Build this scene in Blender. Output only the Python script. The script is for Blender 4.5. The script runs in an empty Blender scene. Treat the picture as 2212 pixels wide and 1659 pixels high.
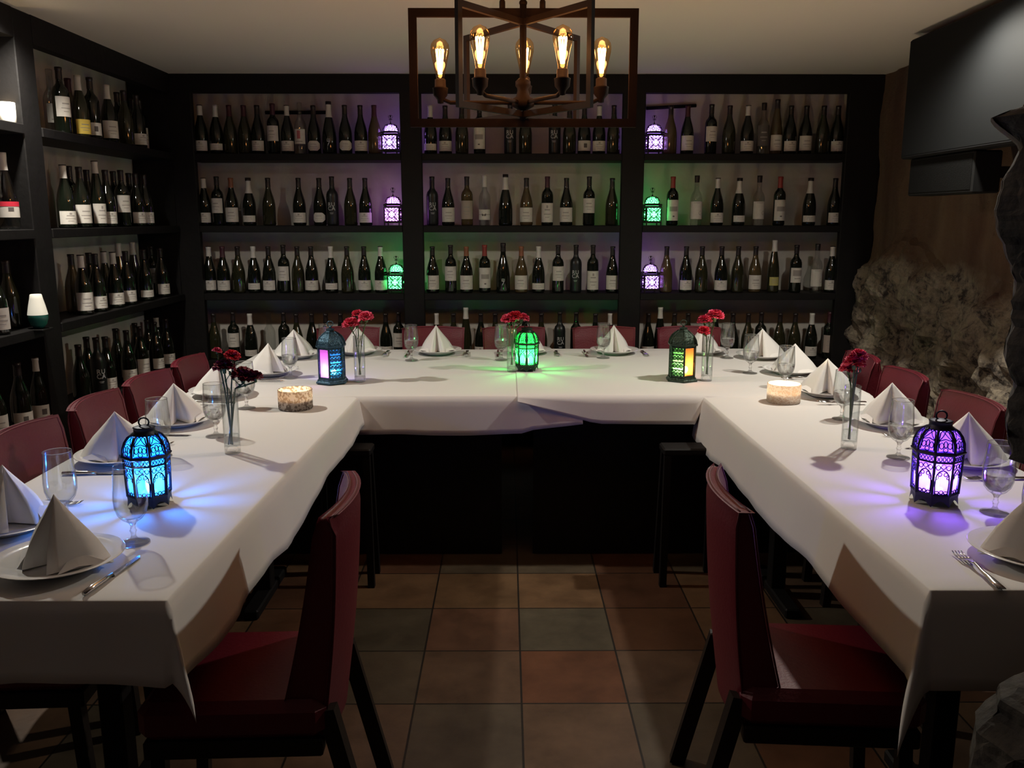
import bpy, math, random
from mathutils import Vector, Matrix, Euler, noise
R = math.radians
SC = bpy.context.scene
COL = SC.collection
random.seed(7)

# ------------------------------------------------------------------ camera, world, exposure, main lights
F_PX, CX, CY, CAMH = 1860.0, 1106.0, 829.5, 1.52
cam_d = bpy.data.cameras.new('camera'); cam = bpy.data.objects.new('camera', cam_d); COL.objects.link(cam)
cam_d.sensor_width = 36.0; cam_d.lens = 36.0 * F_PX / 2212.0; cam_d.clip_start = 0.02
cam.location = (0, 0, CAMH); cam.rotation_euler = (R(90 - 10.94), 0, R(-0.34))
SC.camera = cam
SC.view_settings.view_transform = 'Standard'; SC.view_settings.look = 'None'
SC.view_settings.exposure = 0.0; SC.view_settings.gamma = 1.0; SC.view_settings.use_curve_mapping = False
SC.cycles.use_denoising = True
SC.cycles.caustics_reflective = False; SC.cycles.caustics_refractive = False
SC.cycles.max_bounces = 10; SC.cycles.transparent_max_bounces = 40; SC.cycles.transmission_bounces = 10
SC.cycles.sample_clamp_indirect = 4.0
w = bpy.data.worlds.new('world'); SC.world = w; w.use_nodes = True
w.node_tree.nodes['Background'].inputs[0].default_value = (0.75, 0.78, 0.85, 1)
w.node_tree.nodes['Background'].inputs[1].default_value = 0.02

def lamp(name, loc, power, color, radius=0.02, kind='POINT', size=150, blend=0.6, aim=None):
    d = bpy.data.lights.new(name, kind); d.energy = power; d.color = color; d.shadow_soft_size = radius
    if kind == 'SPOT': d.spot_size = R(size); d.spot_blend = blend
    o = bpy.data.objects.new(name, d); o.location = loc; COL.objects.link(o)
    if aim is not None:
        o.rotation_euler = (Vector(aim) - Vector(loc)).to_track_quat('-Z', 'Y').to_euler()
    return o

CEIL = 2.386
SPOT_L = (-1.93, 3.62, CEIL - 0.035)
SPOT_R = (1.73, 3.56, CEIL - 0.035)
lamp('spot_light', SPOT_L, 98, (1.0, 0.95, 0.83), 0.035, 'SPOT', 169, 0.75, (-1.5, 3.3, 0))
lamp('spot_light', SPOT_R, 98, (1.0, 0.95, 0.83), 0.035, 'SPOT', 169, 0.75, (1.3, 3.2, 0))

# ------------------------------------------------------------------ pixel helpers (real planes)
CM = Euler(cam.rotation_euler).to_matrix()
def ray(px, py):
    return CM @ Vector(((px - CX) / F_PX, -(py - CY) / F_PX, -1.0))
def P(px, py, X=None, Y=None, Z=None):
    d = ray(px, py); o = Vector((0, 0, CAMH))
    if Z is not None: t = (Z - o.z) / d.z
    elif Y is not None: t = (Y - o.y) / d.y
    else: t = (X - o.x) / d.x
    return o + d * t
def proj(p):
    q = CM.transposed() @ (Vector(p) - Vector((0, 0, CAMH)))
    return CX + F_PX * q.x / -q.z, CY - F_PX * q.y / -q.z
def x_at(px, Y, Z):            # X of a point on the line Y, Z that shows at column px
    lo, hi = -4.0, 4.0
    for _ in range(40):
        m = (lo + hi) / 2
        if proj((m, Y, Z))[0] < px: lo = m
        else: hi = m
    return lo
def y_at(px, X, Z):            # Y of a point on the line X, Z (left wall) at column px
    lo, hi = 1.0, 9.0
    for _ in range(40):
        m = (lo + hi) / 2
        if (proj((X, m, Z))[0] < px) == (X < 0): lo = m
        else: hi = m
    return lo

# ------------------------------------------------------------------ materials
def mat(name, color=(0.5, 0.5, 0.5), rough=0.5, metal=0.0, spec=0.5, bump=0.0, bscale=50, var=0.0, vscale=8, emit=None, estr=0, sheen=0, color2=None, alpha=None):
    m = bpy.data.materials.new(name); m.use_nodes = True
    nt = m.node_tree; b = nt.nodes['Principled BSDF']
    b.inputs['Base Color'].default_value = (*color, 1)
    b.inputs['Roughness'].default_value = rough
    b.inputs['Metallic'].default_value = metal
    b.inputs['Specular IOR Level'].default_value = spec
    if sheen: b.inputs['Sheen Weight'].default_value = sheen
    if emit: b.inputs['Emission Color'].default_value = (*emit, 1); b.inputs['Emission Strength'].default_value = estr
    tc = nt.nodes.new('ShaderNodeTexCoord')
    if var > 0 or color2:
        n = nt.nodes.new('ShaderNodeTexNoise'); n.inputs['Scale'].default_value = vscale; n.inputs['Detail'].default_value = 6
        nt.links.new(tc.outputs['Object'], n.inputs['Vector'])
        r = nt.nodes.new('ShaderNodeValToRGB')
        c2 = color2 or tuple(c * (1 - var) for c in color)
        r.color_ramp.elements[0].position = 0.35; r.color_ramp.elements[1].position = 0.65
        r.color_ramp.elements[0].color = (*c2, 1); r.color_ramp.elements[1].color = (*color, 1)
        nt.links.new(n.outputs['Fac'], r.inputs['Fac']); nt.links.new(r.outputs['Color'], b.inputs['Base Color'])
    if bump > 0:
        n2 = nt.nodes.new('ShaderNodeTexNoise'); n2.inputs['Scale'].default_value = bscale; n2.inputs['Detail'].default_value = 5
        nt.links.new(tc.outputs['Object'], n2.inputs['Vector'])
        bp = nt.nodes.new('ShaderNodeBump'); bp.inputs['Strength'].default_value = bump; bp.inputs['Distance'].default_value = 0.01
        nt.links.new(n2.outputs['Fac'], bp.inputs['Height']); nt.links.new(bp.outputs['Normal'], b.inputs['Normal'])
    return m

def emis(name, color, strength):
    m = bpy.data.materials.new(name); m.use_nodes = True; nt = m.node_tree
    nt.nodes.remove(nt.nodes['Principled BSDF'])
    e = nt.nodes.new('ShaderNodeEmission'); e.inputs[0].default_value = (*color, 1); e.inputs[1].default_value = strength
    nt.links.new(e.outputs[0], nt.nodes['Material Output'].inputs[0]); return m

def thin_glass(name, tint=(0.97, 0.98, 0.98), edge=(0.55, 0.58, 0.58), refl=1.0, base=0.035, rough=0.0, trans=0.0, tcol=None):
    """clear thin-walled glass: see-through, darker towards grazing walls, mirror by fresnel; trans adds a frosted share"""
    m = bpy.data.materials.new(name); m.use_nodes = True; nt = m.node_tree
    nt.nodes.remove(nt.nodes['Principled BSDF']); L = nt.links; N = nt.nodes.new
    lw = N('ShaderNodeLayerWeight'); lw.inputs[0].default_value = 0.35
    pw = N('ShaderNodeMath'); pw.operation = 'POWER'; pw.inputs[1].default_value = 3.0; L.new(lw.outputs['Facing'], pw.inputs[0])
    mc = N('ShaderNodeMix'); mc.data_type = 'RGBA'; L.new(pw.outputs[0], mc.inputs[0])
    mc.inputs[6].default_value = (*tint, 1); mc.inputs[7].default_value = (*edge, 1)
    tr = N('ShaderNodeBsdfTransparent'); L.new(mc.outputs[2], tr.inputs[0])
    gl = N('ShaderNodeBsdfGlossy'); gl.inputs[0].default_value = (refl, refl, refl, 1); gl.inputs['Roughness'].default_value = rough
    ma = N('ShaderNodeMath'); ma.operation = 'MULTIPLY_ADD'; L.new(pw.outputs[0], ma.inputs[0]); ma.inputs[1].default_value = 0.45; ma.inputs[2].default_value = base
    mx = N('ShaderNodeMixShader'); L.new(ma.outputs[0], mx.inputs[0]); L.new(tr.outputs[0], mx.inputs[1]); L.new(gl.outputs[0], mx.inputs[2])
    out = mx
    if trans > 0:
        tl = N('ShaderNodeBsdfTranslucent'); tl.inputs[0].default_value = (*(tcol or tint), 1)
        df = N('ShaderNodeBsdfDiffuse'); df.inputs[0].default_value = (*(tcol or tint), 1)
        md = N('ShaderNodeMixShader'); md.inputs[0].default_value = 0.25; L.new(tl.outputs[0], md.inputs[1]); L.new(df.outputs[0], md.inputs[2])
        m2 = N('ShaderNodeMixShader'); m2.inputs[0].default_value = trans; L.new(mx.outputs[0], m2.inputs[1]); L.new(md.outputs[0], m2.inputs[2]); out = m2
    L.new(out.outputs[0], nt.nodes['Material Output'].inputs[0]); return m

M = {}
M['black_wood'] = mat('black_wood', (0.0075, 0.0065, 0.0065), 0.6, spec=0.22, bump=0.15, bscale=30, var=0.3)
M['dark_wood'] = mat('dark_wood', (0.012, 0.008, 0.006), 0.5, spec=0.3, bump=0.1, bscale=40)
M['plaster_white'] = mat('plaster_white', (0.64, 0.595, 0.53), 0.85, bump=0.35, bscale=16, color2=(0.54, 0.50, 0.445), vscale=5)
M['plaster_dark'] = mat('plaster_dark', (0.05, 0.045, 0.042), 0.8, bump=0.2)
M['ceiling'] = mat('ceiling_paint', (0.66, 0.60, 0.53), 0.85, bump=0.08, bscale=6)
M['cloth'] = mat('cloth', (0.72, 0.70, 0.68), 0.85, bump=0.10, bscale=9, sheen=0.1)
M['napkin'] = mat('napkin', (0.82, 0.80, 0.775), 0.8, bump=0.06, bscale=40)
M['china'] = mat('china', (0.80, 0.79, 0.78), 0.12, bump=0.0)
M['steel'] = mat('steel', (0.62, 0.60, 0.58), 0.18, metal=1.0)
M['red'] = mat('red_leather', (0.125, 0.0045, 0.015), 0.5, bump=0.12, bscale=120)
M['iron'] = mat('dark_iron', (0.02, 0.016, 0.014), 0.4, metal=0.7, bump=0.1)
M['bronze'] = mat('bronze_iron', (0.014, 0.008, 0.006), 0.7, spec=0.12)
M['brass'] = mat('brass', (0.25, 0.14, 0.06), 0.35, metal=0.9)
M['glass_dark'] = mat('bottle_dark', (0.006, 0.008, 0.005), 0.06, spec=0.6)
M['glass_olive'] = mat('bottle_olive', (0.020, 0.020, 0.009), 0.07, spec=0.6)
M['glass_pale'] = mat('bottle_amber', (0.070, 0.048, 0.022), 0.08, spec=0.6)
M['glass_matte'] = mat('bottle_matte', (0.010, 0.012, 0.012), 0.35)
M['glass_clear'] = thin_glass('bottle_clear', (0.86, 0.88, 0.87), (0.35, 0.38, 0.37), base=0.06)
M['paper'] = mat('label_paper', (0.62, 0.58, 0.53), 0.75, color2=(0.56, 0.52, 0.47), vscale=40)
M['paper_tan'] = mat('label_tan', (0.36, 0.29, 0.25), 0.75)
M['paper_yellow'] = mat('label_yellow', (0.42, 0.38, 0.12), 0.75)
M['paper_gold'] = mat('label_gold', (0.75, 0.55, 0.10), 0.75)
M['ink'] = mat('label_ink', (0.10, 0.085, 0.08), 0.8)
M['grey_ink'] = mat('label_grey', (0.30, 0.27, 0.25), 0.8)
M['pink_ink'] = mat('label_pink', (0.45, 0.12, 0.14), 0.8)
M['white_ink'] = mat('white_print', (0.42, 0.42, 0.42), 0.6)
M['cap_dark'] = mat('capsule_dark', (0.018, 0.012, 0.012), 0.35)
M['cap_white'] = mat('capsule_white', (0.60, 0.57, 0.53), 0.4)
M['cap_red'] = mat('capsule_red', (0.28, 0.035, 0.03), 0.4)
M['cap_orange'] = mat('capsule_orange', (0.25, 0.09, 0.045), 0.4)
M['cap_purple'] = mat('capsule_purple', (0.06, 0.015, 0.025), 0.4)
M['label_red'] = mat('label_red', (0.62, 0.02, 0.05), 0.6)
M['clear'] = thin_glass('clear_glass', (.96, .97, .97), (.13, .14, .14), base=.075, rough=.02)
M['clear_thick'] = bpy.data.materials.new('thick_glass'); M['clear_thick'].use_nodes = True
M['clear_thick'].node_tree.nodes['Principled BSDF'].inputs['Base Color'].default_value = (1, 1, 1, 1)
def _soften(m, k):
    nt = m.node_tree; tr = nt.nodes.new('ShaderNodeBsdfTransparent'); mx = nt.nodes.new('ShaderNodeMixShader'); mx.inputs[0].default_value = k
    nt.links.new(nt.nodes['Principled BSDF'].outputs[0], mx.inputs[1]); nt.links.new(tr.outputs[0], mx.inputs[2]); nt.links.new(mx.outputs[0], nt.nodes['Material Output'].inputs[0])
_soften(M['clear_thick'], .5)
_b = M['clear_thick'].node_tree.nodes['Principled BSDF']; _b.inputs['Transmission Weight'].default_value = 1; _b.inputs['Roughness'].default_value = 0.0; _b.inputs['IOR'].default_value = 1.47
M['stem_green'] = mat('stem_green', (0.045, 0.10, 0.035), 0.5)
M['petal_pink'] = mat('petal_pink', (0.75, 0.09, 0.18), 0.7)
M['petal_red'] = mat('petal_red', (0.62, 0.02, 0.05), 0.7)
M['petal_dark'] = mat('petal_dark', (0.20, 0.010, 0.03), 0.7)
M['screen_black'] = mat('screen_black', (0.006, 0.0065, 0.007), 0.75, spec=0.12)
M['wax'] = mat('wax', (0.75, 0.68, 0.55), 0.5, emit=(1.0, 0.62, 0.28), estr=0.0)
M['flame'] = emis('flame', (1.0, 0.66, 0.28), 60)
M['water_refr'] = bpy.data.materials.new('still_water'); M['water_refr'].use_nodes = True; _soften(M['water_refr'], .35); M['water_refr'].node_tree.nodes['Principled BSDF'].inputs['Base Color'].default_value = (1, 1, 1, 1)
_b = M['water_refr'].node_tree.nodes['Principled BSDF']; _b.inputs['Transmission Weight'].default_value = 1; _b.inputs['Roughness'].default_value = 0.0; _b.inputs['IOR'].default_value = 1.33
M['water'] = thin_glass('water', (0.95, 0.97, 0.97), (0.7, 0.74, 0.74))

# ------------------------------------------------------------------ mesh builder
class MB:
    def __init__(s): s.v = []; s.f = []; s.mi = []; s.sm = []
    def add(s, vs, fs, mi=0, sm=True):
        o = len(s.v); s.v.extend([tuple(v) for v in vs])
        for f in fs: s.f.append(tuple(i + o for i in f)); s.mi.append(mi); s.sm.append(sm)
        return s
    def box(s, c, d, rot=None, mi=0, taper=1.0):
        c = Vector(c); h = Vector(d) / 2; vs = []
        for z in (-1, 1):
            k = taper if z < 0 else 1.0
            for x, y in ((-1, -1), (1, -1), (1, 1), (-1, 1)):
                v = Vector((x * h.x * k, y * h.y * k, z * h.z))
                if rot is not None: v = rot @ v
                vs.append(c + v)
        return s.add(vs, [(3, 2, 1, 0), (4, 5, 6, 7), (0, 1, 5, 4), (1, 2, 6, 5), (2, 3, 7, 6), (3, 0, 4, 7)], mi, False)
    def bbox(s, c, d, b=0.005, mi=0, rot=None):   # bevelled box
        c = Vector(c); hx, hy, hz = [q / 2 for q in d]; b = min(b, hx * .9, hy * .9, hz * .9)
        rings = []
        for z, k in ((-hz, b), (-hz + b, 0), (hz - b, 0), (hz, b)):
            x, y = hx - k, hy - k; q = b if k == 0 else b * .4
            rings.append([(x - q, -y, z), (x, -y + q, z), (x, y - q, z), (x - q, y, z), (-x + q, y, z), (-x, y - q, z), (-x, -y + q, z), (-x + q, -y, z)])
        vs = [Vector(p) for r_ in rings for p in r_]
        if rot is not None: vs = [rot @ v for v in vs]
        vs = [v + c for v in vs]
        fs = [tuple(range(7, -1, -1)), tuple(range(24, 32))]
        for k in range(3):
            for j in range(8):
                a = k * 8 + j; e = k * 8 + (j + 1) % 8
                fs.append((a, e, e + 8, a + 8))
        return s.add(vs, fs, mi, False)
    def beam(s, p0, p1, wd, ht=None, up=(0, 0, 1), mi=0):
        p0, p1 = Vector(p0), Vector(p1); ht = ht or wd; d = (p1 - p0); L = d.length
        if L < 1e-6: return s
        d.normalize(); up = Vector(up)
        if abs(d.dot(up)) > 0.98: up = Vector((0, 1, 0))
        x = d.cross(up).normalized(); z = x.cross(d).normalized()
        return s.box((p0 + p1) / 2, (wd, L, ht), Matrix((x, d, z)).transposed(), mi)
    def tube(s, pts, r, n=8, mi=0, closed=False, cap=True, radii=None):
        pts = [Vector(p) for p in pts]; m = len(pts); vs = []; fs = []
        prev = None
        for i, p in enumerate(pts):
            if closed: d = pts[(i + 1) % m] - pts[i - 1]
            else: d = pts[min(i + 1, m - 1)] - pts[max(i - 1, 0)]
            d = d.normalized() if d.length > 1e-9 else Vector((0, 0, 1))
            if prev is None: a = d.orthogonal().normalized()
            else:
                a = prev - d * prev.dot(d)
                a = a.normalized() if a.length > 1e-6 else d.orthogonal().normalized()
            prev = a; b = d.cross(a); rr = radii[i] if radii else r
            for k in range(n):
                t = 2 * math.pi * k / n
                vs.append(p + (a * math.cos(t) + b * math.sin(t)) * rr)
        segs = m if closed else m - 1
        for i in range(segs):
            for k in range(n):
                a0 = i * n + k; a1 = i * n + (k + 1) % n; j = (i + 1) % m
                fs.append((a0, a1, j * n + (k + 1) % n, j * n + k))
        if cap and not closed:
            fs.append(tuple(range(n - 1, -1, -1))); fs.append(tuple(range((m - 1) * n, m * n)))
        return s.add(vs, fs, mi, n > 4)
    def lathe(s, prof, n=24, c=(0, 0, 0), mi=0, sm=True, a0=0, a1=2 * math.pi, twist=0.0, M4=None):
        full = abs(a1 - a0 - 2 * math.pi) < 1e-6; cols = n if full else n + 1; vs = []; fs = []
        for (r_, z) in prof:
            for k in range(cols):
                t = a0 + (a1 - a0) * k / n + twist
                vs.append(Vector((c[0] + r_ * math.cos(t), c[1] + r_ * math.sin(t), c[2] + z)))
        if M4 is not None: vs = [M4 @ v for v in vs]
        for i in range(len(prof) - 1):
            for k in range(n):
                k2 = (k + 1) % cols if full else k + 1
                a, b, c2, d = i * cols + k, i * cols + k2, (i + 1) * cols + k2, (i + 1) * cols + k
                if prof[i][0] < 1e-7: fs.append((a, c2, d))
                elif prof[i + 1][0] < 1e-7: fs.append((a, b, d))
                else: fs.append((a, b, c2, d))
        return s.add(vs, fs, mi, sm)
    def ell(s, c, r, n=12, m=8, mi=0, rot=None):
        prof = [(math.sin(math.pi * i / m), -math.cos(math.pi * i / m)) for i in range(m + 1)]
        prof[0] = (0, -1); prof[-1] = (0, 1)
        T = Matrix.Translation(Vector(c)) @ (rot.to_4x4() if rot else Matrix.Identity(4)) @ Matrix.Diagonal((r[0], r[1], r[2], 1))
        return s.lathe(prof, n, mi=mi, M4=T)
    def mesh(s, name, mats):
        me = bpy.data.meshes.new(name); me.from_pydata([tuple(v) for v in s.v], [], s.f)
        for m_ in (mats if isinstance(mats, (list, tuple)) else [mats]): me.materials.append(m_)
        me.polygons.foreach_set('material_index', s.mi); me.polygons.foreach_set('use_smooth', s.sm)
        me.update(); return me
    def build(s, name, mats, parent=None, loc=None):
        return link(name, s.mesh(name, mats), parent, loc)

def link(name, me, parent=None, loc=None, rotz=None):
    o = bpy.data.objects.new(name, me); COL.objects.link(o)
    if parent is not None: o.parent = parent
    if loc is not None: o.location = loc
    if rotz is not None: o.rotation_euler = (0, 0, rotz)
    return o
USED = {}
def tag(o, label, cat, group=None, kind=None):
    n = len(label.split())
    if n > 16 or n < 4: print('LABEL LENGTH', n, label)
    if label in USED: print('DUP LABEL', label)
    USED[label] = 1
    o['label'] = label; o['category'] = cat
    if group: o['group'] = group
    if kind: o['kind'] = kind
    return o
def thing(name, label, cat, loc=(0, 0, 0), rotz=0.0, group=None):
    o = bpy.data.objects.new(name, None); COL.objects.link(o); o.empty_display_size = 0.05
    o.location = loc; o.rotation_euler = (0, 0, rotz)
    return tag(o, label, cat, group)
def struct(o): o['kind'] = 'structure'; return o
def dup(root, loc, rotz, label, group=None, scale=None):
    kids = {}
    for o in COL.objects:
        if o.parent: kids.setdefault(o.parent.name, []).append(o)
    r_ = root.copy(); COL.objects.link(r_); r_.location = loc; r_.rotation_euler = (0, 0, rotz)
    if scale: r_.scale = scale
    tag(r_, label, root['category'], group or root.get('group'))
    for ch in kids.get(root.name, []):
        c = ch.copy(); COL.objects.link(c); c.parent = r_
        for g in kids.get(ch.name, []):
            d = g.copy(); COL.objects.link(d); d.parent = c
    return r_

# ------------------------------------------------------------------ room
YB, XL, XR = 5.83, -2.34, 2.33      # back wall, left wall, right (rock) wall
RACK_Y, RACK_X = 5.55, -2.07        # front planes of the back and left shelving
Z1, Z2, Z3, Z4 = 1.913, 1.470, 1.040, 0.605
SHELF_Z = [Z1, Z2, Z3, Z4]

# floor: individual tiles carried by a colour attribute, grout from uv
TW = 0.22 * CAMH / math.cos(R(10.94))
gx = P(1118, 1229, Z=0).x; gy = P(1106, 1405.8, Z=0).y
def build_floor():
    vs, fs, cols = [], [], []
    n0, n1, m0, m1 = -8, 8, -15, 15
    pal = [(0.20, 0.115, 0.065), (0.17, 0.085, 0.048), (0.225, 0.135, 0.075), (0.15, 0.075, 0.045), (0.14, 0.11, 0.075), (0.19, 0.12, 0.08)]
    rnd = random.Random(3)
    for j in range(m0, m1):
        for i in range(n0, n1):
            x0, y0 = gx + i * TW, gy + j * TW
            b = len(vs); vs += [(x0, y0, 0), (x0 + TW, y0, 0), (x0 + TW, y0 + TW, 0), (x0, y0 + TW, 0)]
            fs.append((b, b + 1, b + 2, b + 3))
            c = rnd.choice(pal)
            # as in the photo: slate tiles and a red one in the lit strip
            sp = {(0, 0): (0.135, 0.115, 0.080), (0, -1): (0.20, 0.085, 0.045), (-2, 0): (0.115, 0.098, 0.068), (0, 1): (0.235, 0.14, 0.075),
                  (-1, 0): (0.20, 0.105, 0.065), (-1, -1): (0.18, 0.11, 0.07), (-1, 1): (0.23, 0.14, 0.075), (0, -2): (0.20, 0.125, 0.08), (-1, -2): (0.14, 0.11, 0.08)}
            cols.append(sp.get((i, j), c))
    me = bpy.data.meshes.new('floor'); me.from_pydata(vs, [], fs)
    uv = me.uv_layers.new(name='uv'); ca = me.color_attributes.new('tile', 'FLOAT_COLOR', 'CORNER')
    uv = me.uv_layers['uv']; ca = me.color_attributes['tile']
    for k in range(len(fs)):
        for q, t in enumerate(((0, 0), (1, 0), (1, 1), (0, 1))):
            uv.data[k * 4 + q].uv = t; ca.data[k * 4 + q].color = (*cols[k], 1)
    m = bpy.data.materials.new('terracotta_tiles'); m.use_nodes = True; nt = m.node_tree; L = nt.links; N = nt.nodes.new
    b = nt.nodes['Principled BSDF']; b.inputs['Roughness'].default_value = 0.42
    at = N('ShaderNodeAttribute'); at.attribute_name = 'tile'
    tc = N('ShaderNodeTexCoord'); nz = N('ShaderNodeTexNoise'); nz.inputs['Scale'].default_value = 5; nz.inputs['Detail'].default_value = 9; nz.inputs['Roughness'].default_value = 0.65
    L.new(tc.outputs['Object'], nz.inputs['Vector'])
    rp = N('ShaderNodeValToRGB'); rp.color_ramp.elements[0].position = .3; rp.color_ramp.elements[0].color = (.36, .33, .31, 1); rp.color_ramp.elements[1].position = .7; rp.color_ramp.elements[1].color = (.78, .74, .70, 1)
    L.new(nz.outputs['Fac'], rp.inputs[0])
    mu = N('ShaderNodeMix'); mu.data_type = 'RGBA'; mu.blend_type = 'MULTIPLY'; mu.inputs[0].default_value = 1
    L.new(at.outputs['Color'], mu.inputs[6]); L.new(rp.outputs[0], mu.inputs[7])
    sx = N('ShaderNodeSeparateXYZ'); L.new(tc.outputs['UV'], sx.inputs[0])
    ds = []
    for ax in (0, 1):
        a = N('ShaderNodeMath'); a.operation = 'SUBTRACT'; a.inputs[1].default_value = 0.5; L.new(sx.outputs[ax], a.inputs[0])
        c = N('ShaderNodeMath'); c.operation = 'ABSOLUTE'; L.new(a.outputs[0], c.inputs[0]); ds.append(c)
    mxx = N('ShaderNodeMath'); mxx.operation = 'MAXIMUM'; L.new(ds[0].outputs[0], mxx.inputs[0]); L.new(ds[1].outputs[0], mxx.inputs[1])
    gt = N('ShaderNodeMath'); gt.operation = 'GREATER_THAN'; gt.inputs[1].default_value = 0.490; L.new(mxx.outputs[0], gt.inputs[0])
    m2 = N('ShaderNodeMix'); m2.data_type = 'RGBA'; L.new(gt.outputs[0], m2.inputs[0]); L.new(mu.outputs[2], m2.inputs[6]); m2.inputs[7].default_value = (0.016, 0.012, 0.009, 1)
    L.new(m2.outputs[2], b.inputs['Base Color'])
    su = N('ShaderNodeMath'); su.operation = 'SUBTRACT'; L.new(nz.outputs['Fac'], su.inputs[0]); L.new(gt.outputs[0], su.inputs[1])
    bp = N('ShaderNodeBump'); bp.inputs['Strength'].default_value = .25; bp.inputs['Distance'].default_value = .01; L.new(su.outputs[0], bp.inputs['Height']); L.new(bp.outputs[0], b.inputs['Normal'])
    me.materials.append(m); struct(link('floor', me))
build_floor()
struct(MB().box((0, 2.2, CEIL + 0.03), (4.9, 7.6, 0.06)).build('ceiling', M['ceiling']))
struct(MB().box((0, YB + 0.05, CEIL / 2), (4.9, 0.1, CEIL)).build('wall_back', M['plaster_white']))
struct(MB().box((XL - 0.05, 2.2, CEIL / 2), (0.1, 7.4, CEIL)).build('wall_left', M['plaster_white']))

def rock_mat():
    m = bpy.data.materials.new('rock'); m.use_nodes = True; nt = m.node_tree; L = nt.links; N = nt.nodes.new
    b = nt.nodes['Principled BSDF']; b.inputs['Roughness'].default_value = .85
    tc = N('ShaderNodeTexCoord'); sp = N('ShaderNodeSeparateXYZ'); L.new(tc.outputs['Object'], sp.inputs[0])
    n1 = N('ShaderNodeTexNoise'); n1.inputs['Scale'].default_value = 2.2; n1.inputs['Detail'].default_value = 8; L.new(tc.outputs['Object'], n1.inputs['Vector'])
    n2 = N('ShaderNodeTexNoise'); n2.inputs['Scale'].default_value = 8; n2.inputs['Detail'].default_value = 12; n2.inputs['Roughness'].default_value = .72; L.new(tc.outputs['Object'], n2.inputs['Vector'])
    # lower: bare stone; upper: brown stained plaster
    a = N('ShaderNodeMath'); a.operation = 'MULTIPLY_ADD'; L.new(n1.outputs['Fac'], a.inputs[0]); a.inputs[1].default_value = -.7; L.new(sp.outputs['Z'], a.inputs[2])
    st = N('ShaderNodeMapRange'); L.new(a.outputs[0], st.inputs[0]); st.inputs[1].default_value = .80; st.inputs[2].default_value = .92
    r1 = N('ShaderNodeValToRGB'); r1.color_ramp.elements[0].position = .42; r1.color_ramp.elements[0].color = (.035, .026, .022, 1)
    r1.color_ramp.elements[1].position = .56; r1.color_ramp.elements[1].color = (.30, .25, .18, 1)
    e = r1.color_ramp.elements.new(.465); e.color = (.16, .13, .10, 1); n4 = N('ShaderNodeTexNoise'); n4.inputs['Scale'].default_value = 34; n4.inputs['Detail'].default_value = 8; n4.inputs['Roughness'].default_value = .7; L.new(tc.outputs['Object'], n4.inputs['Vector'])
    mm = N('ShaderNodeMix'); mm.data_type = 'FLOAT'; mm.inputs[0].default_value = .42; L.new(n2.outputs['Fac'], mm.inputs[2]); L.new(n4.outputs['Fac'], mm.inputs[3]); L.new(mm.outputs[0], r1.inputs[0])
    mp = N('ShaderNodeMapping'); mp.inputs['Scale'].default_value = (3, 3, .5); L.new(tc.outputs['Object'], mp.inputs[0])
    n3 = N('ShaderNodeTexNoise'); n3.inputs['Scale'].default_value = 1.6; n3.inputs['Detail'].default_value = 6; L.new(mp.outputs[0], n3.inputs['Vector'])
    r2 = N('ShaderNodeValToRGB'); r2.color_ramp.elements[0].position = .35; r2.color_ramp.elements[0].color = (.075, .036, .020, 1)
    r2.color_ramp.elements[1].position = .68; r2.color_ramp.elements[1].color = (.15, .095, .055, 1); L.new(n3.outputs['Fac'], r2.inputs[0])
    mx = N('ShaderNodeMix'); mx.data_type = 'RGBA'; L.new(st.outputs[0], mx.inputs[0]); L.new(r1.outputs[0], mx.inputs[6]); L.new(r2.outputs[0], mx.inputs[7])
    L.new(mx.outputs[2], b.inputs['Base Color'])
    bp = N('ShaderNodeBump'); bp.inputs['Strength'].default_value = .9; bp.inputs['Distance'].default_value = .03; L.new(mm.outputs[0], bp.inputs['Height']); L.new(bp.outputs[0], b.inputs['Normal'])
    return m
M['rock'] = rock_mat()
def rock_wall():
    mb = MB(); ny, nz = 190, 110; y0, y1 = -1.4, YB; vs = []; fs = []
    for j in range(nz + 1):
        z = CEIL * j / nz
        for i in range(ny + 1):
            y = y0 + (y1 - y0) * i / ny
            k = min(1, max(0, (1.34 + .25 * noise.noise((y * 1.3, 0, 4)) - z) / .15))
            p = Vector((0, y, z))
            d = .10 * noise.fractal(p * 3.0, 1.0, 2.0, 6) * (.25 + .75 * k) + .05 * k * abs(noise.noise(p * 7)) + .03 * k
            if k > .5: d += .045 * noise.turbulence(p * 6, 5, True)
            vs.append((XR - max(-.05, d) - .02 * k, y, z))
    for j in range(nz):
        for i in range(ny):
            a = j * (ny + 1) + i; fs.append((a, a + ny + 1, a + ny + 2, a + 1))
    mb.add(vs, fs, 0, False)
    struct(mb.build('wall_right', M['rock']))
rock_wall()
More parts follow.
